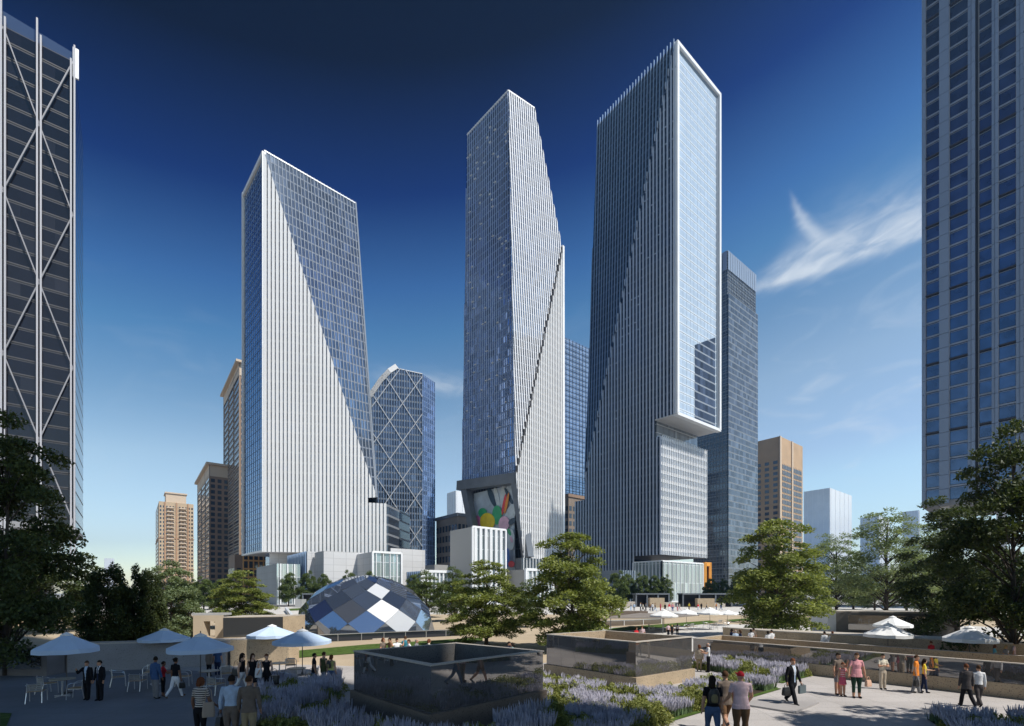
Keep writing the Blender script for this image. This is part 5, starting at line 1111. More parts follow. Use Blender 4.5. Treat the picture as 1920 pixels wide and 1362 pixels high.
def person_mesh(p, h, vox):
    """one continuous figure facing -Y: loft torso, head and limbs, fuse them by voxel remesh, colour by nearest body segment"""
    f = p.get('f', 0); wide = p.get('wide', 1.0); sh = (.098 if f else .112)*wide; hp = .052*wide
    mb = MB(); segs = []                                         # (a, b, radius, region)
    hipz = .50; lean = R(p.get('lean', 0))
    LL = lambda v: vec(v.x, v.y, hipz)+rotx(v-vec(v.x, v.y*0+0, hipz)-vec(0, 0, 0), 0) if False else (rotx(v-vec(0, 0, hipz), lean)+vec(0, 0, hipz))
    def loft(rings, n=14):
        vs = []
        for (rx, ry, z, y) in rings:
            for j in range(n):
                a = 2*math.pi*j/n; q = LL(vec(rx*math.cos(a), y+ry*math.sin(a), z)); vs.append(q)
        k = len(rings); fs = [(i*n+j, i*n+(j+1) % n, (i+1)*n+(j+1) % n, (i+1)*n+j) for i in range(k-1) for j in range(n)]
        fs += [tuple(range(n-1, -1, -1)), tuple(range((k-1)*n, k*n))]; mb.add(vs, fs)
    w = wide; bx = .010 if p.get('jacket') else 0
    if f: T = [(.075*w, .058, .455, .004), (.100*w, .068, .51, .006), (.094*w, .062, .55, .003), (.074*w, .050, .62, 0), (.084*w, .060, .70, -.004), (.092*w, .062, .745, -.006), (.090*w, .050, .79, 0), (.066*w, .042, .825, .003), (.032, .032, .85, .004), (.027, .029, .88, 0)]
    else: T = [(.075*w, .058, .455, .004), (.092*w+bx, .064+bx, .51, .006), (.090*w+bx, .060+bx, .57, .003), (.086*w+bx, .056+bx, .63, 0), (.096*w+bx, .062+bx, .71, -.002), (.108*w+bx, .064+bx, .765, 0), (.104*w+bx, .052+bx, .80, .003), (.074*w+bx, .044+bx, .833, .005), (.036, .036, .855, .005), (.032, .033, .885, 0)]
    loft(T)
    if p.get('loose') or p.get('jacket'):                          # shirt or coat hem hanging over the trousers
        z0 = .44 if p.get('jacket') else .47
        loft([(.104*w, .074, z0, .004), (.104*w, .074, z0+.015, .004), (.098*w, .070, .56, .003), (.09*w, .06, .64, 0)])
    if p.get('skirt'):
        z0 = p['skirt']; loft([(.12*w, .11, z0, 0), (.12*w, .11, z0+.012, 0), (.108*w, .085, (z0+.5)/2, 0), (.10*w, .07, .52, 0), (.076*w, .052, .60, 0)])
    hy = R(p.get('hyaw', 0)); hpit = p.get('hpitch', 0)
    hc = LL(vec(0, -.012, .928)); rot = lambda v: vec(v.x*math.cos(hy)-v.y*math.sin(hy), v.x*math.sin(hy)+v.y*math.cos(hy), v.z)
    def hb(c, rx, ry, rz, n=12, k=9):
        t = MB(); t.ball((0, 0, 0), rx, ry, rz, n, k); mb.add([hc+rot(Vector(v)+Vector(c)) for v in t.v], t.f)
    hb((0, .004, .012), .047, .058, .060); hb((0, -.014, -.022), .038, .042, .046); hb((0, -.058, -.006), .008, .012, .016, 6, 5)
    for s in (-1, 1): hb((s*.047, .004, -.002), .007, .013, .017, 6, 5)
    segs += [(LL(vec(0, 0, .90)), hc+vec(0, 0, .04), .055, 'skin'), (LL(vec(0, 0, .845)), LL(vec(0, 0, .89)), .034, 'skin'), (LL(vec(0, 0, .56)), LL(vec(0, 0, .80)), .085, 'top'), (LL(vec(-.06*w, 0, .79)), LL(vec(.06*w, 0, .79)), .055, 'top'), (vec(-.03, 0, .49), vec(.03, 0, .49), .075, 'bottom')]
    feet = []
    trous = p.get('legs', 'long')
    for s, key in ((-1, 'lr'), (1, 'll')):                       # right leg at -x seen from front: person's right
        sw, kn = p.get(key, (0, 0)); sw, kn = R(sw), R(kn)
        hip = vec(s*hp, .004, hipz-.005); d1 = rotx(vec(s*.01, 0, -1), -sw).normalized(); knee = hip+d1*.228
        d2 = rotx(vec(0, 0, -1), -(sw-kn)).normalized(); ank = knee+d2*.225
        lw = .009 if trous == 'long' and not f else .002
        if p.get('sit'): pass
        mb.tube([hip+vec(0, 0, .03), hip-vec(0, 0, .02)+d1*.01, hip+d1*.10, knee, knee+d2*.06, knee+d2*.14, ank], [.056*w, .058*w, .050*w+lw*.5, .036+lw, .037+lw*1.1, .031+lw*1.5, .022+lw*2.0], 12)
        fa = sw-kn if abs(sw-kn) > R(15) else 0
        toe = rotx(vec(s*.012, -.095, -.018), -fa*.8); heel = rotx(vec(0, .028, -.014), -fa*.8)
        mb.tube([ank+vec(0, 0, .03), ank+vec(0, .004, 0), ank+rotx(vec(0, 0, -.018), -fa*.8)], [.02, .024, .024], 8)
        mb.tube([ank+heel, ank+heel*.4+toe*.25, ank+toe*.75, ank+toe], [.020, .024, .022, .012], 8)
        segs += [(hip, knee, .05, 'thigh'), (knee, ank, .036, 'calf'), (ank+heel, ank+toe, .026, 'shoes')]
        feet.append((ank, ank+toe, ank+heel))
    hands = []
    for s, key in ((-1, 'ar'), (1, 'al')):
        sw, ab, el = p.get(key, (0, 9, 12)); tw = 0
        sw, ab, el = R(sw), R(ab), R(el)
        shd = LL(vec(s*sh, .002, .805)); d1 = vec(s*math.sin(ab), 0, -math.cos(ab)); d1 = rotx(d1, -sw)
        elb = shd+d1*.168
        inw = R(p.get('in'+key[1], 0)); fw = rotx(vec(s*math.sin(ab)*.5, 0, -1).normalized(), -(sw+el)); fw = vec(fw.x-s*math.sin(inw)*math.hypot(fw.y, fw.z), fw.y*math.cos(inw), fw.z).normalized()
        wr = elb+fw*.140
        jw = .006 if (p.get('sleeve', 'short') == 'long') else 0
        mb.tube([LL(vec(s*sh*.55, .002, .80)), shd, shd+d1*.05, elb-d1*.02, elb, elb+fw*.05, wr], [.042, .038+jw*.5, .032+jw, .027+jw, .027+jw, .027+jw, .018+jw], 10)
        palm = wr+fw*.042; mb.tube([wr, wr+fw*.015, palm, palm+fw*.012], [(.015, .015), (.019, .013), (.022, .013), (.016, .010)], 8)
        segs += [(shd, elb, .031, 'uarm'), (elb, wr, .025, 'farm'), (wr+fw*.012, palm+fw*.01, .02, 'skin')]
        hands.append((palm, fw, s))
    if p.get('skirt'): segs.append((vec(0, 0, p['skirt']+.05), vec(0, 0, .55), .10, 'bottom'))
    me = bpy.data.meshes.new('tmp'); me.from_pydata([tuple(Vector(v)*h) for v in mb.v], [], mb.f)
    ob = bpy.data.objects.new('tmp', me); COL.objects.link(ob); md = ob.modifiers.new('r', 'REMESH'); md.mode = 'VOXEL'; md.voxel_size = vox; md.use_smooth_shade = True
    sm = ob.modifiers.new('s', 'SMOOTH'); sm.factor = .5; sm.iterations = 2
    dg = bpy.context.evaluated_depsgraph_get(); dg.update(); out = bpy.data.meshes.new_from_object(ob.evaluated_get(dg)); bpy.data.objects.remove(ob); bpy.data.meshes.remove(me)
    nf, nv = len(out.polygons), len(out.vertices)
    co_ = np.empty(nv*3, np.float32); out.vertices.foreach_get('co', co_); co_ = co_.reshape(-1, 3)/h
    cen = np.empty(nf*3, np.float32); out.polygons.foreach_get('center', cen); cen = cen.reshape(-1, 3)/h
    nor = np.empty(nf*3, np.float32); out.polygons.foreach_get('normal', nor); nor = nor.reshape(-1, 3)
    D = []; Tt = []
    for a, b_, r_, reg in segs:
        a, b_ = np.array(a), np.array(b_); ab = b_-a; t = np.clip(((cen-a)@ab)/(ab@ab), 0, 1); D.append(np.linalg.norm(cen-a-t[:, None]*ab, axis=1)/r_); Tt.append(t)
    D = np.array(D); Tt = np.array(Tt); k = D.argmin(0); tt = Tt[k, np.arange(nf)]
    mi = np.zeros(nf, np.int32); sl_ = p.get('sleeve', 'short')
    legend = {'skin': 0, 'top': 1, 'bottom': 2, 'shoes': 3}
    for i, (_, _, _, reg) in enumerate(segs):
        q = k == i
        if reg in legend: v = np.full(nf, legend[reg])
        elif reg == 'uarm': v = np.where(tt < {'long': 2, 'short': .62, 'none': .02}[sl_], 1, 0)
        elif reg == 'farm': v = np.where(tt < {'long': .97, 'short': -1, 'none': -1}[sl_], 1, 0)
        elif reg == 'thigh': v = np.where(tt < {'long': 2, 'capri': 2, 'shorts': .82, 'bare': -1}[trous], 2, 0)
        elif reg == 'calf': v = np.where(tt < {'long': 2, 'capri': .62, 'shorts': -1, 'bare': -1}[trous], 2, 0)
        mi[q] = v[q]
    z = cen[:, 2]; r2 = np.hypot(cen[:, 0]/(.135*w), cen[:, 1]/.105)
    trunk = (r2 < 1) & np.isin(k, [2, 3, 4, 5, 8, len(segs)-1]) & (mi != 0)
    belt = .47 if p.get('loose') else (.44 if p.get('jacket') else .56)
    if p.get('skirt'):
        mi[(z > p['skirt']-.01) & (z < .58) & (np.hypot(cen[:, 0], cen[:, 1]) < .15) & ~np.isin(k, [8, 9, 10, 11, 12, 13, 14, 15, 16]) ] = 2
        belt = .58
    up_ = np.isin(k, [2, 3, 4, 5, 8]) & (r2 < 1.15)
    mi[up_ & (z > belt) & (mi == 2)] = 1; mi[up_ & (z <= belt) & (mi == 1)] = 2
    if p.get('dress'): mi[mi == 2] = 1
    neck = (k == 3) | (k == 2) | (k == 1)
    fr_ = (nor[:, 1] < -.15) & (np.isin(k, [1, 2, 3]))
    if p.get('jacket') and p.get('shirt'):
        wv = np.clip((z-.52)/.33, 0, 1)*.042; mi[fr_ & (np.abs(cen[:, 0]) < wv) & (z < .872) & (z > .5)] = 4
        if p.get('tie'): mi[fr_ & (np.abs(cen[:, 0]) < .012) & (z < .862) & (z > .5)] = 5
    if p.get('low'): mi[(nor[:, 1] < .2) & np.isin(k, [1, 2, 3]) & (np.hypot(cen[:, 0], (z-.85)*1.2) < .055)] = 0
    if sl_ == 'none': mi[np.isin(k, [2, 3]) & (z > .815)] = np.where(np.abs(np.abs(cen[np.isin(k, [2, 3]) & (z > .815)][:, 0])-.05) < .014, 1, 0)
    # fingers and eyes joined to the same mesh
    ex = MB(); exm = []
    def fin(mbx, m_): exm.extend([m_]*(len(mbx)));
    if vox < .03:
        for palm, fw, s in hands:
            sd = vec(0, 1, 0).cross(fw); sd = sd.normalized() if sd.length > .1 else vec(1, 0, 0); fb = fw.cross(sd).normalized(); ax = fb; cu = -sd*s if False else sd*(-s)
            for q, (o_, L_) in enumerate(((-.015, .034), (-.005, .040), (.005, .038), (.014, .030))):
                b0 = palm+ax*o_+fw*.004; b1 = b0+fw*L_*.5+cu*.003; b2 = b1+(fw*.8+cu*.5).normalized()*L_*.5
                n0 = len(ex.f); ex.tube([b0*h, b1*h, b2*h], [.0052*h, .0048*h, .0034*h], 5); exm += [0]*(len(ex.f)-n0)
            b0 = palm-fw*.018-ax*.016; b1 = b0-ax*.012+fw*.014; b2 = b1+fw*.018+cu*.004
            n0 = len(ex.f); ex.tube([b0*h, b1*h, b2*h], [.0062*h, .0055*h, .004*h], 5); exm += [0]*(len(ex.f)-n0)
        for s in (-1, 1):
            n0 = len(ex.f); c = hc+rot(vec(s*.019, -.050, .006)); ex.ball(c*h, .0055*h, .0035*h, .003*h, 6, 4); exm += [6]*(len(ex.f)-n0)
        n0 = len(ex.f); c = hc+rot(vec(0, -.0525, -.034)); ex.ball(c*h, .011*h, .004*h, .0028*h, 6, 4); exm += [7]*(len(ex.f)-n0)
    V = np.concatenate([co_*h, np.array(ex.v).reshape(-1, 3)]) if ex.v else co_*h
    polys = [tuple(pp.vertices) for pp in out.polygons]+[tuple(i+nv for i in q) for q in ex.f]
    bpy.data.meshes.remove(out); lift = -V[:, 2].min(); V[:, 2] += lift
    me = bpy.data.meshes.new('person'); me.from_pydata(V.tolist(), [], polys)
    me.polygons.foreach_set('use_smooth', np.ones(len(polys), bool)); me['lift'] = float(lift)
    return me, np.concatenate([mi, np.array(exm, np.int32)]), hc*h+vec(0, 0, lift), hy, [(q[0]*h+vec(0, 0, lift), q[1]) for q in hands]
def hair_mesh(style, hc, h, hy):
    m_ = MB(); n, k = 16, 12; R_ = (.053*h, .064*h, .068*h); c0 = vec(0, .005*h, .012*h); vs = []; keep = []
    for i in range(k+1):
        t = math.pi*i/k
        for j in range(n):
            a = 2*math.pi*j/n; wob = 1+.04*math.sin(j*2.7+i*1.9)
            vs.append(vec(R_[0]*math.sin(t)*math.cos(a)*wob, R_[1]*math.sin(t)*math.sin(a)*wob, R_[2]*math.cos(t)*wob))
    low = {'short': -.20, 'bob': -1.05, 'long': -.9, 'cap': .1, 'bun': -.4, 'thin': -.25}[style]
    for i in range(k):
        for j in range(n):
            q = (i*n+j, i*n+(j+1) % n, (i+1)*n+(j+1) % n, (i+1)*n+j); c = sum((vs[x] for x in q), vec(0, 0, 0))/4; zz = c.z/R_[2]; yy = c.y/R_[1]
            if style == 'thin' and zz > .55: continue
            lim = low if yy > -.15 else (.42 if style != 'cap' else .15)
            if style in ('bob', 'long') and abs(c.x)/R_[0] > .62 and yy > -.62: lim = low
            if zz > lim-.05: keep.append(q)
    m_.add(vs, keep)
    if style == 'long': m_.tube([(0, .035*h, .02*h), (0, .052*h, -.05*h), (0, .058*h, -.12*h), (0, .056*h, -.18*h)], [(.042*h, .03*h), (.050*h, .026*h), (.048*h, .022*h), (.03*h, .012*h)], 10)
    if style == 'bob': m_.tube([(0, .02*h, .02*h), (0, .035*h, -.04*h), (0, .04*h, -.075*h)], [(.05*h, .035*h), (.058*h, .036*h), (.045*h, .026*h)], 10)
    if style == 'bun': m_.ball((0, .066*h, .03*h), .026*h, .026*h, .026*h, 8, 6)
    if style == 'cap': m_.obox(vec(0, -.075*h, .022*h), vec(.036*h, 0, 0), vec(0, .035*h, -.006*h), vec(0, 0, .003*h))
    c, s = math.cos(hy), math.sin(hy)
    m_.v = [(hc.x+(v[0]+c0.x)*c-(v[1]+c0.y)*s, hc.y+(v[0]+c0.x)*s+(v[1]+c0.y)*c, hc.z+v[2]+c0.z) for v in m_.v]
    return m_
BODY = {}
NP = 0
def person(px, top, feet, face, label, p, group=None, vox=None, key=None):
    """head top and soles at photo rows; facing in degrees (0 towards the viewpoint, 90 to the right)"""
    global NP
    g = G(px, feet); h = (feet-top)/F*g.y
    vx = vox or (.017 if g.y < 30 else .03)
    if key and key in BODY: me, mi, hc, hy, hd, h0 = BODY[key]; me = me.copy(); me.materials.clear()
    else:
        me, mi, hc, hy, hd = person_mesh(p, h, vx); h0 = h
        if key: BODY[key] = (me, mi, hc, hy, hd, h0); me = me.copy()
    skn = p.get('skin', 'skin')
    ms = [cm(skn), cm(p['top']), cm(p.get('bottom', 'black')), cm(p.get('shoes', 'black')), cm(p.get('shirt', 'white')), cm(p.get('tie') or 'navy'), cm('hair'), mat('lips', (.35, .10, .09), .5)]
    o = finish(me, 'person', ms, mi=mi); o.location = (g.x, g.y, .006); o.rotation_euler.z = R(face); ks = (1+((px-CX)/F)**2)**-.28; o.scale = (h/h0*ks, h/h0*ks, h/h0)
    tag(o, label, 'person', group)
    hs = p.get('hair', 'short')
    if hs:
        hm = hair_mesh(hs, hc, h0, hy); hm.build('cap' if hs == 'cap' else 'hair', cm(p.get('hc', 'hair')), None, True).parent = o
    o['hand_r'] = 0; del o['hand_r']
    rz = Matrix.Rotation(R(face), 3, 'Z')
    hw = [Vector((g.x, g.y, .006))+rz@(q[0]*(h/h0)) for q in hd]
    NP += 1
    return o, hw, rz, h
def bag(name, c, size, rz, m, label, cat='bag', strap=.25, top=True):
    b = MB(); x, y, z = size; n = 4
    prof = [(1.0, 1.0, -1), (1.04, 1.1, -.6), (.98, 1.0, .2), (.86, .7, 1)] if top else [(1, 1, -1), (1, 1, 1)]
    vs = []
    for sx, sy, sz in prof:
        for a, e in ((-1, -.75), (-.8, -1), (.8, -1), (1, -.75), (1, .75), (.8, 1), (-.8, 1), (-1, .75)): vs.append(vec(a*sx*x/2, e*sy*y/2, sz*z/2))
    k = 8; L = len(prof); b.add(vs, [(i*k+j, i*k+(j+1) % k, (i+1)*k+(j+1) % k, (i+1)*k+j) for i in range(L-1) for j in range(k)]+[tuple(range(k-1, -1, -1)), tuple(range((L-1)*k, L*k))])
    b.v = [tuple(Vector(c)+Matrix.Rotation(rz, 3, 'Z')@Vector(v)) for v in b.v]
    root = empty(name, c, label, cat); b.build('body', m, root)
    if strap:
        t = MB(); t.tube([(-x*.32, 0, z*.48), (-x*.2, 0, z*.5+strap*.8), (0, 0, z*.5+strap), (x*.2, 0, z*.5+strap*.8), (x*.32, 0, z*.48)], .011, 5)
        t.v = [tuple(Vector(c)+Matrix.Rotation(rz, 3, 'Z')@Vector(v)) for v in t.v]; t.build('handle', m, root)
    return root
LEA = mat('black_leather', (.015, .014, .014), .45)
WK = lambda s=1: dict(lr=(22*s, 4 if s > 0 else 26), ll=(-20*s, 26 if s > 0 else 4))        # mid-stride legs
# ---- left terrace
person(163, 1239, 1313, 8, 'man in black suit and pale blue shirt raising his hand, left of two suited men', dict(top='black', bottom='black', jacket=1, shirt='lblue', sleeve='long', ar=(55, 14, 75), inr=20, al=(4, 10, 10), skin='skin', hc='brownhair', ll=(4, 0), lr=(-4, 4)))
person(187, 1238, 1314, -6, 'man in black suit with white shirt and dark tie, right of two suited men', dict(top='black', bottom='black', jacket=1, shirt='white', tie='navy', sleeve='long', al=(0, 12, 18), ar=(0, 10, 14), hc='hair', hyaw=-20))
person(291, 1231, 1311, 165, 'man in blue grey shirt and pale trousers seen from behind near the grey wall', dict(top='blue', bottom='grey', sleeve='long', loose=1, skin='skin2', hyaw=40, ar=(5, 10, 15), ll=(6, 0)))
person(306, 1240, 1306, 140, 'child in red top and dark trousers reading a paper', dict(top='red', bottom='black', f=1, sleeve='short', skin='skin2', al=(30, 14, 75), ar=(30, 14, 75), legs='capri'))
pw, hw, rz, h = person(329, 1231, 1309, 170, 'woman in black top and white trousers walking away', dict(top='black', bottom='white', f=1, sleeve='short', skin='skin2', hair='bun', shoes='brown', ar=(4, 9, 8), **WK()))
bag('hand_bag', hw[0]-vec(0, 0, .22), (.22, .1, .22), 1.2, LEA, 'small black bag in the hand of the woman in white trousers', strap=.12)
pw, hw, rz, h = person(376, 1270, 1392, 172, 'woman in striped top with curly auburn hair seen from behind at the bottom edge', dict(top='stripe', bottom='black', f=1, wide=1.1, sleeve='short', hair='bob', hc='auburn', skin='skin2', al=(-4, 10, 20), ar=(12, 12, 40), hyaw=-25))
bag('shoulder_bag', Vector(pw.location)+vec(.27, -.06, .95), (.30, .13, .42), .4, mat('canvas_bag', (.36, .29, .23), .8), 'beige shoulder bag on the striped woman', strap=.42)
pw, hw, rz, h = person(434, 1266, 1394, 184, 'man in pale blue shirt and dark trousers seen from behind at the bottom edge', dict(top='lblue', bottom='taupe', wide=1.15, sleeve='long', skin='skin2', ar=(0, 12, 10), al=(0, 12, 10)))
bag('travel_bag', hw[1]-vec(0, -.02, .33), (.16, .36, .40), .2, LEA, 'black bag hanging beside the man in the pale blue shirt', strap=.16)
person(467, 1267, 1394, 190, 'man in brown grey shirt and khaki trousers seen from behind at the bottom edge', dict(top='taupe', bottom='khaki', wide=1.08, sleeve='long', loose=1, hc='brownhair', hyaw=-25, skin='skin'))
pw, hw, rz, h = person(454, 1223, 1302, 95, 'woman in black sleeveless top and white trousers with a bag, leftmost of three in black', dict(top='black', bottom='white', f=1, sleeve='none', hair='long', hc='hair', skin='skin3', ar=(-12, 8, 15), **WK(-1)))
bag('shoulder_bag', Vector(pw.location)+vec(-.20, -.10, .93), (.34, .14, .30), 0, LEA, 'dark shoulder bag on the leftmost woman in black', strap=.36)
person(474, 1225, 1302, 20, 'woman in black dress, middle of three in black', dict(top='black', bottom='black', f=1, skirt=.30, dress=1, sleeve='none', low=1, legs='bare', hair='long', hc='brownhair', skin='skin3', hyaw=30))
pw, hw, rz, h = person(500, 1226, 1302, 10, 'woman in black trousers holding two bags, rightmost of three in black', dict(top='black', bottom='black', f=1, sleeve='none', low=1, hair='bun', hc='auburn', skin='skin3', hyaw=25, al=(10, 16, 70), ar=(6, 16, 45)))
bag('shopping_bag', Vector(pw.location)+vec(-.28, -.12, .92), (.26, .12, .38), .2, mat('white_bag', (.7, .7, .7), .6), 'white bag on the arm of the rightmost woman in black', strap=.3)
bag('tote_bag', Vector(pw.location)+vec(.36, -.05, .62), (.42, .2, .36), -.1, LEA, 'big black tote bag beside the rightmost woman in black', strap=.3)
person(589, 1223, 1290, 115, 'man in black shirt and jeans walking right toward the light well', dict(top='black', bottom='denim', loose=1, sleeve='short', hyaw=10, **WK()))
person(607, 1221, 1290, 150, 'man in olive sleeveless top and pale shorts walking beside the light well', dict(top='olive', bottom='grey', sleeve='none', loose=1, legs='capri', skin='skin3', hc='brownhair', **WK(-1)))
pw, hw, rz, h = person(621, 1226, 1291, 165, 'woman in yellow top with auburn hair and backpack walking away', dict(top='lyellow', bottom='denim', f=1, wide=1.15, sleeve='none', hair='bob', hc='auburn', skin='skin3', **WK()))
def backpack(pw, rz, h, label, m=LEA, s=1.0):
    b = MB(); t = MB(); t.lathe([(0, -.2), (.13, -.2), (.155, -.12), (.15, .06), (.10, .18), (0, .2)], 12)
    c = Vector(pw.location)+rz@vec(0, .135*h*.9, .70*h)
    b.add([c+rz@vec(v[0]*s, v[1]*.6*s, v[2]*1.05*s) for v in t.v], t.f)
    r_ = empty('backpack', c, label, 'backpack'); b.build('body', m, r_)
    k = MB(); k.add([c+rz@vec(v[0]*.62*s, v[1]*.5*s+.055*s, v[2]*.6*s-.05) for v in t.v], t.f); k.build('pocket', mat('pack_pocket', (.20, .16, .07), .7), r_)
    for sx in (-1, 1):
        q = MB(); q.tube([c+rz@vec(sx*.08, -.03, .17*s), c+rz@vec(sx*.085*1.1, -.16*h/1.7, .20), c+rz@vec(sx*.09, -.20*h/1.7, .05)], .016, 5); q.build('strap', m, r_)
backpack(pw, rz, h, 'small dark backpack on the woman in yellow', s=.75)
person(392, 1217, 1268, 175, 'woman in brown jacket with head hidden by an umbrella edge', dict(top='taupe', bottom='black', f=1, sleeve='long', hair='bob', jacket=1))
person(408, 1214, 1266, 185, 'man in blue shirt standing beside the woman in the brown jacket', dict(top='blue', bottom='navy', sleeve='short', loose=1, skin='skin', hair='thin', hc='greyhair', wide=1.1))
# ---- sunlit plaza
pw, hw, rz, h = person(1336, 1264, 1392, 168, 'woman with long black hair and dark backpack seen from behind', dict(top='black', bottom='denim', f=1, wide=1.06, sleeve='short', hair='long', hc='hair', skin='skin', hyaw=-15, **WK(-1)))
backpack(pw, rz, h, 'black and tan backpack on the long haired woman')
person(1360, 1255, 1372, 185, 'man in dark t-shirt and brown shorts, middle of three walking away', dict(top='taupe', bottom='brown', loose=1, wide=1.08, sleeve='short', legs='shorts', skin='skin', hc='brownhair', **WK()))
person(1389, 1259, 1388, 182, 'stout man with red cap, pink checked shirt and brown trousers', dict(top='palepink', bottom='brown', loose=1, wide=1.25, sleeve='short', skin='skin', hair='cap', hc='red', al=(4, 12, 45), ar=(4, 12, 45)))
pw, hw, rz, h = person(1486, 1232, 1322, 15, 'businessman in dark suit with blue tie walking and carrying two bags', dict(top='black', bottom='black', jacket=1, shirt='white', tie='lblue', sleeve='long', hc='auburn', hyaw=-20, al=(6, 12, 14), ar=(-6, 14, 20), **WK()))
bag('briefcase', hw[1]-vec(0, 0, .20), (.42, .09, .30), .5, mat('grey_case', (.10, .13, .14), .4), 'grey briefcase in the left hand of the businessman', 'briefcase', .06, False)
bag('hand_bag', hw[0]-vec(.02, 0, .26), (.30, .15, .30), .3, LEA, 'black bag in the right hand of the businessman', strap=.14)
person(1311, 1209, 1259, 160, 'woman in beige top seen from behind near the polished wall', dict(top='beige', bottom='khaki', f=1, wide=1.12, sleeve='long', loose=1, hair='bob', hc='auburn', hyaw=30))
person(1328, 1206, 1261, -100, 'man in white t-shirt and black trousers with raised forearm by the polished wall', dict(top='white', bottom='black', sleeve='short', hair='thin', hc='greyhair', skin='skin', ar=(40, 10, 80), al=(30, 10, 70)))
person(1571, 1224, 1303, 15, 'man in grey shirt and shorts holding a phone behind the girl', dict(top='taupe', bottom='grey', legs='shorts', loose=1, sleeve='short', skin='skin', al=(40, 16, 105), inl=25))
person(1580, 1242, 1306, 5, 'little girl in striped pink top and red skirt holding hands', dict(top='pinkstripe', bottom='rose', f=1, skirt=.36, legs='bare', sleeve='none', skin='skin', hc='auburn', al=(15, 30, 5), ar=(0, 14, 8)))
pw, hw, rz, h = person(1606, 1224, 1309, -10, 'woman in pink t-shirt and dark green shorts beside the girl', dict(top='pink', bottom='dgreen', f=1, wide=1.18, legs='capri', loose=1, sleeve='short', skin='skin', hc='brownhair', hyaw=-30, ar=(6, 22, 10), al=(-4, 18, 12)))
bag('hand_bag', hw[1]+vec(.06, 0, -.24), (.30, .12, .26), .4, mat('straw_bag', (.62, .38, .26), .8), 'peach coloured bag held by the woman in pink', strap=.14)
person(1655, 1226, 1293, -5, 'man in cream shirt and khaki trousers with crossed arms', dict(top='cream', bottom='beige', sleeve='short', skin='skin', hc='hair', hyaw=-20, ar=(18, 12, 85), al=(18, 12, 85), inr=70, inl=70))
pw, hw, rz, h = person(1718, 1228, 1300, 40, 'man in orange shirt with grey trousers beside the woman in yellow blouse', dict(top='orange', bottom='grey', loose=1, sleeve='short', skin='skin', hc='brownhair', ll=(8, 0), lr=(-6, 8)))
bag('hand_bag', hw[0]-vec(.02, 0, .28), (.24, .12, .26), .3, LEA, 'dark bag in the hand of the man in orange', strap=.16)
person(1733, 1235, 1299, 55, 'woman with black hair in yellow blouse and dark flared trousers', dict(top='yellow', bottom='navy', f=1, sleeve='short', skin='skin3', hair='long', hc='hair', al=(30, 12, 60), lr=(8, 0), ll=(-8, 6)))
person(1812, 1243, 1327, 165, 'man with short ginger hair in dark grey suit walking away', dict(top='charcoal', bottom='black', jacket=1, sleeve='long', hc='auburn', skin='skin', **WK(-1)))
person(1835, 1245, 1326, 160, 'man in white shirt and dark trousers walking away beside the suited man', dict(top='white', bottom='charcoal', sleeve='long', hc='brownhair', skin='skin', **WK()))
# ---- people behind the light wells and walls (heads and shoulders in view): placed by head height
def behind(px, top, h, face, label, p, group=None):
    Y = (H-h)*F/(top-HY); feet = HY+H*F/Y; return person(px, top, feet, face, label, p, group, vox=.026)
B1 = 'people standing beyond the dark light well'
for px, top, fc, lb, p in [(718, 1196, 60, 'auburn haired woman beyond the dark light well, leftmost of the group', dict(top='taupe', f=1, hair='bob', hc='auburn')), (731, 1196, -60, 'man with hand at his brow beyond the dark light well', dict(top='brown', hair='short', ar=(60, 20, 120))), (744, 1197, 30, 'person in white shading their eyes beyond the dark light well', dict(top='white', ar=(70, 25, 125), al=(70, 25, 125))),
        (760, 1193, 170, 'man in teal shirt beyond the dark light well', dict(top='teal', hair='short', hc='brownhair')), (767, 1199, -60, 'woman in white top next to the man in teal', dict(top='white', f=1, hair='short', hc='brownhair')), (781, 1198, 80, 'bald man beyond the dark light well', dict(top='grey', hair='thin', hc='greyhair')), (804, 1198, 120, 'red haired woman beyond the dark light well, right end of the group', dict(top='cream', f=1, hair='bob', hc='auburn'))]:
    behind(px, top, 1.68, fc, lb, dict(skin='skin', **p), B1)
behind(954, 1203, 1.70, 60, 'man in dark top half hidden under the layered tree right of the dome', dict(top='navy', hair='short')); behind(961, 1205, 1.66, -60, 'woman in teal half hidden under the layered tree right of the dome', dict(top='cyan', f=1, hair='bob'))
behind(1193, 1176, 1.62, 20, 'woman in orange red top behind the granite light well', dict(top='red', f=1, hair='bob', hc='brownhair')); behind(1204, 1173, 1.68, -20, 'woman in pink and white top behind the granite light well', dict(top='palepink', f=1, hair='bob', hc='brownhair'))
for px, top, fc, lb, p in [(1253, 1170, 180, 'guest in pale pink shirt under the white umbrella', dict(top='palepink')), (1260, 1171.5, 180, 'guest in black with fair hair under the white umbrella', dict(top='black', hc='blond', f=1, hair='bob')), (1270, 1168.5, 180, 'guest in grey top with dark hair under the white umbrella', dict(top='grey', f=1, hair='long'))]:
    behind(px, top, 1.25, fc, lb, dict(skin='skin', **p), 'guests under the white umbrella')
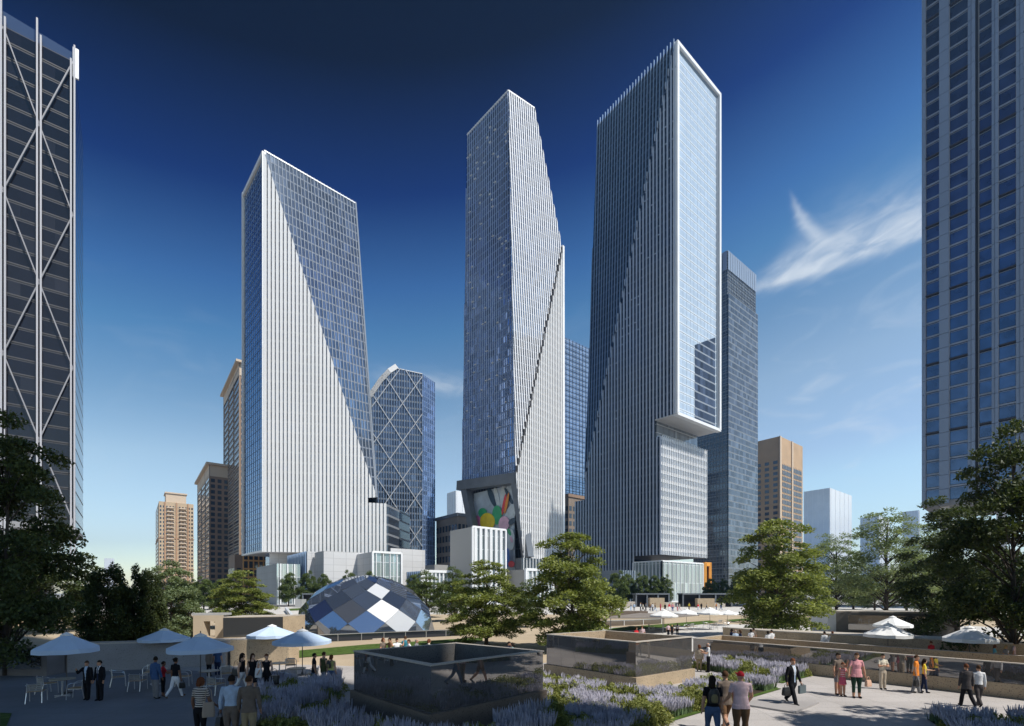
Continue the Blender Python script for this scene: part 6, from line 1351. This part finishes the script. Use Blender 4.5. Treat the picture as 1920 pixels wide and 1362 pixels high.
for px, top, fc, lb, p in [(1372, 1179, 100, 'woman in navy on a low wall, leftmost of the sunlit row', dict(top='navy', f=1, hair='bob')), (1379, 1181, 180, 'man in pale blue between two people in navy', dict(top='lblue', hair='thin', hc='greyhair')), (1388, 1181, -100, 'woman in dark top turning to the man in pale blue', dict(top='navy', f=1, hair='bob', hc='brownhair')), (1408, 1179.5, 170, 'person in white top behind the long trough wall', dict(top='white', f=1, hair='bob')), (1413, 1177.5, 190, 'person with dark hair behind the one in white', dict(top='taupe')),
        (1440, 1183, 175, 'woman in white with dark bob behind the long trough wall', dict(top='white', f=1, hair='bob')), (1447, 1181, 190, 'man with dark strap across a white shirt', dict(top='white')), (1546, 1184, 175, 'man in white shirt walking away behind the trough, left of two', dict(top='white', sleeve='long')), (1561, 1184, 165, 'man in white shirt with ginger hair behind the trough, right of two', dict(top='white', sleeve='long', hc='auburn'))]:
    behind(px, top, 1.66, fc, lb, dict(skin='skin', **p), 'people behind the long trough')
for px, top, hh, fc, lb, p in [(1746, 1202, 1.5, 180, 'ginger haired person in red top behind the trough', dict(top='red', hc='auburn')), (1865, 1209, 1.42, 60, 'woman in turquoise top seated behind the trough', dict(top='cyan', f=1, hair='bob', hc='auburn')), (1886, 1210, 1.42, 0, 'fair haired woman seated behind the trough', dict(top='grey', f=1, hair='long', hc='blond')), (1902, 1204, 1.56, -150, 'man in pale pink shirt at the right end behind the trough', dict(top='palepink'))]:
    behind(px, top, hh, fc, lb, dict(skin='skin', **p), 'people behind the long trough')
# ---- tiny figures in front of the kiosks
cols = [('grey', 'lblue', 'grey'), ('lblue', 'grey', 'pale blue'), ('white', 'black', 'white'), ('cream', 'black', 'cream'), ('grey', 'black', 'grey'), ('brown', 'navy', 'brown'), ('white', 'grey', 'white'), ('taupe', 'lblue', 'taupe'), ('rose', 'red', 'rose'), ('black', 'black', 'black'), ('red', 'white', 'bright red'), ('pink', 'blue', 'pink'), ('white', 'red', 'white'), ('cream', 'palepink', 'cream'), ('yellow', 'brown', 'yellow'), ('red', 'lblue', 'red'), ('black', 'black', 'black'), ('beige', 'navy', 'beige'), ('orange', 'denim', 'orange'), ('blue', 'blue', 'blue')]
xs = [1183, 1189, 1201, 1205.5, 1211, 1219, 1223.5, 1228.5, 1238.5, 1247, 1255, 1261, 1270, 1274, 1292, 1309, 1315, 1325, 1343, 1352]
nb = ['far left of the left kiosk', 'second from the far left', 'left of the tan block', 'striding below the left kiosk', 'below the left kiosk post', 'left edge of the tan block', 'before the tan block', 'right half of the tan block', 'just right of the tan block', 'below the dark kiosk wall', 'between the two kiosks', 'right of the bright red one', 'under the tiny umbrella', 'next to the white one by the umbrella', 'over the white umbrella tops', 'at the wider kiosk left end', 'beside the red one at the wider kiosk', 'before the wider tan block', 'right of the wider tan block', 'farthest right']
for i, (x, (t_, b_, w_), w2) in enumerate(zip(xs, cols, nb)):
    person(x, 1131.2-(i % 3)*.4, 1145.2+(i % 4)*.5-(2.5 if x > 1280 else 0), [20, 160, 90, -80, 120][i % 5], 'tiny distant person in %s, %s' % (w_, w2), dict(top=t_, bottom=b_, hair='short', hc=['hair', 'brownhair', 'blond'][i % 3], sleeve='long', **(WK() if i % 2 else {})), 'people strolling before the kiosks', vox=.05, key='far%d' % (i % 2))
# ================================================================== AIR
hb = MB(); hb.box(-2620, 2620, -620, 2620, -1.0, 292)
hz = tag(hb.build('haze', []), kind='stuff')
hm = bpy.data.materials.new('haze'); hm.use_nodes = True; t = hm.node_tree; t.nodes.clear()
pv_ = nd(t, 'ShaderNodeVolumePrincipled'); pv_.inputs['Color'].default_value = (.26, .50, .92, 1); pv_.inputs['Density'].default_value = .00021; pv_.inputs['Anisotropy'].default_value = .45
om = nd(t, 'ShaderNodeOutputMaterial'); t.links.new(pv_.outputs[0], om.inputs['Volume']); hz.data.materials.append(hm)
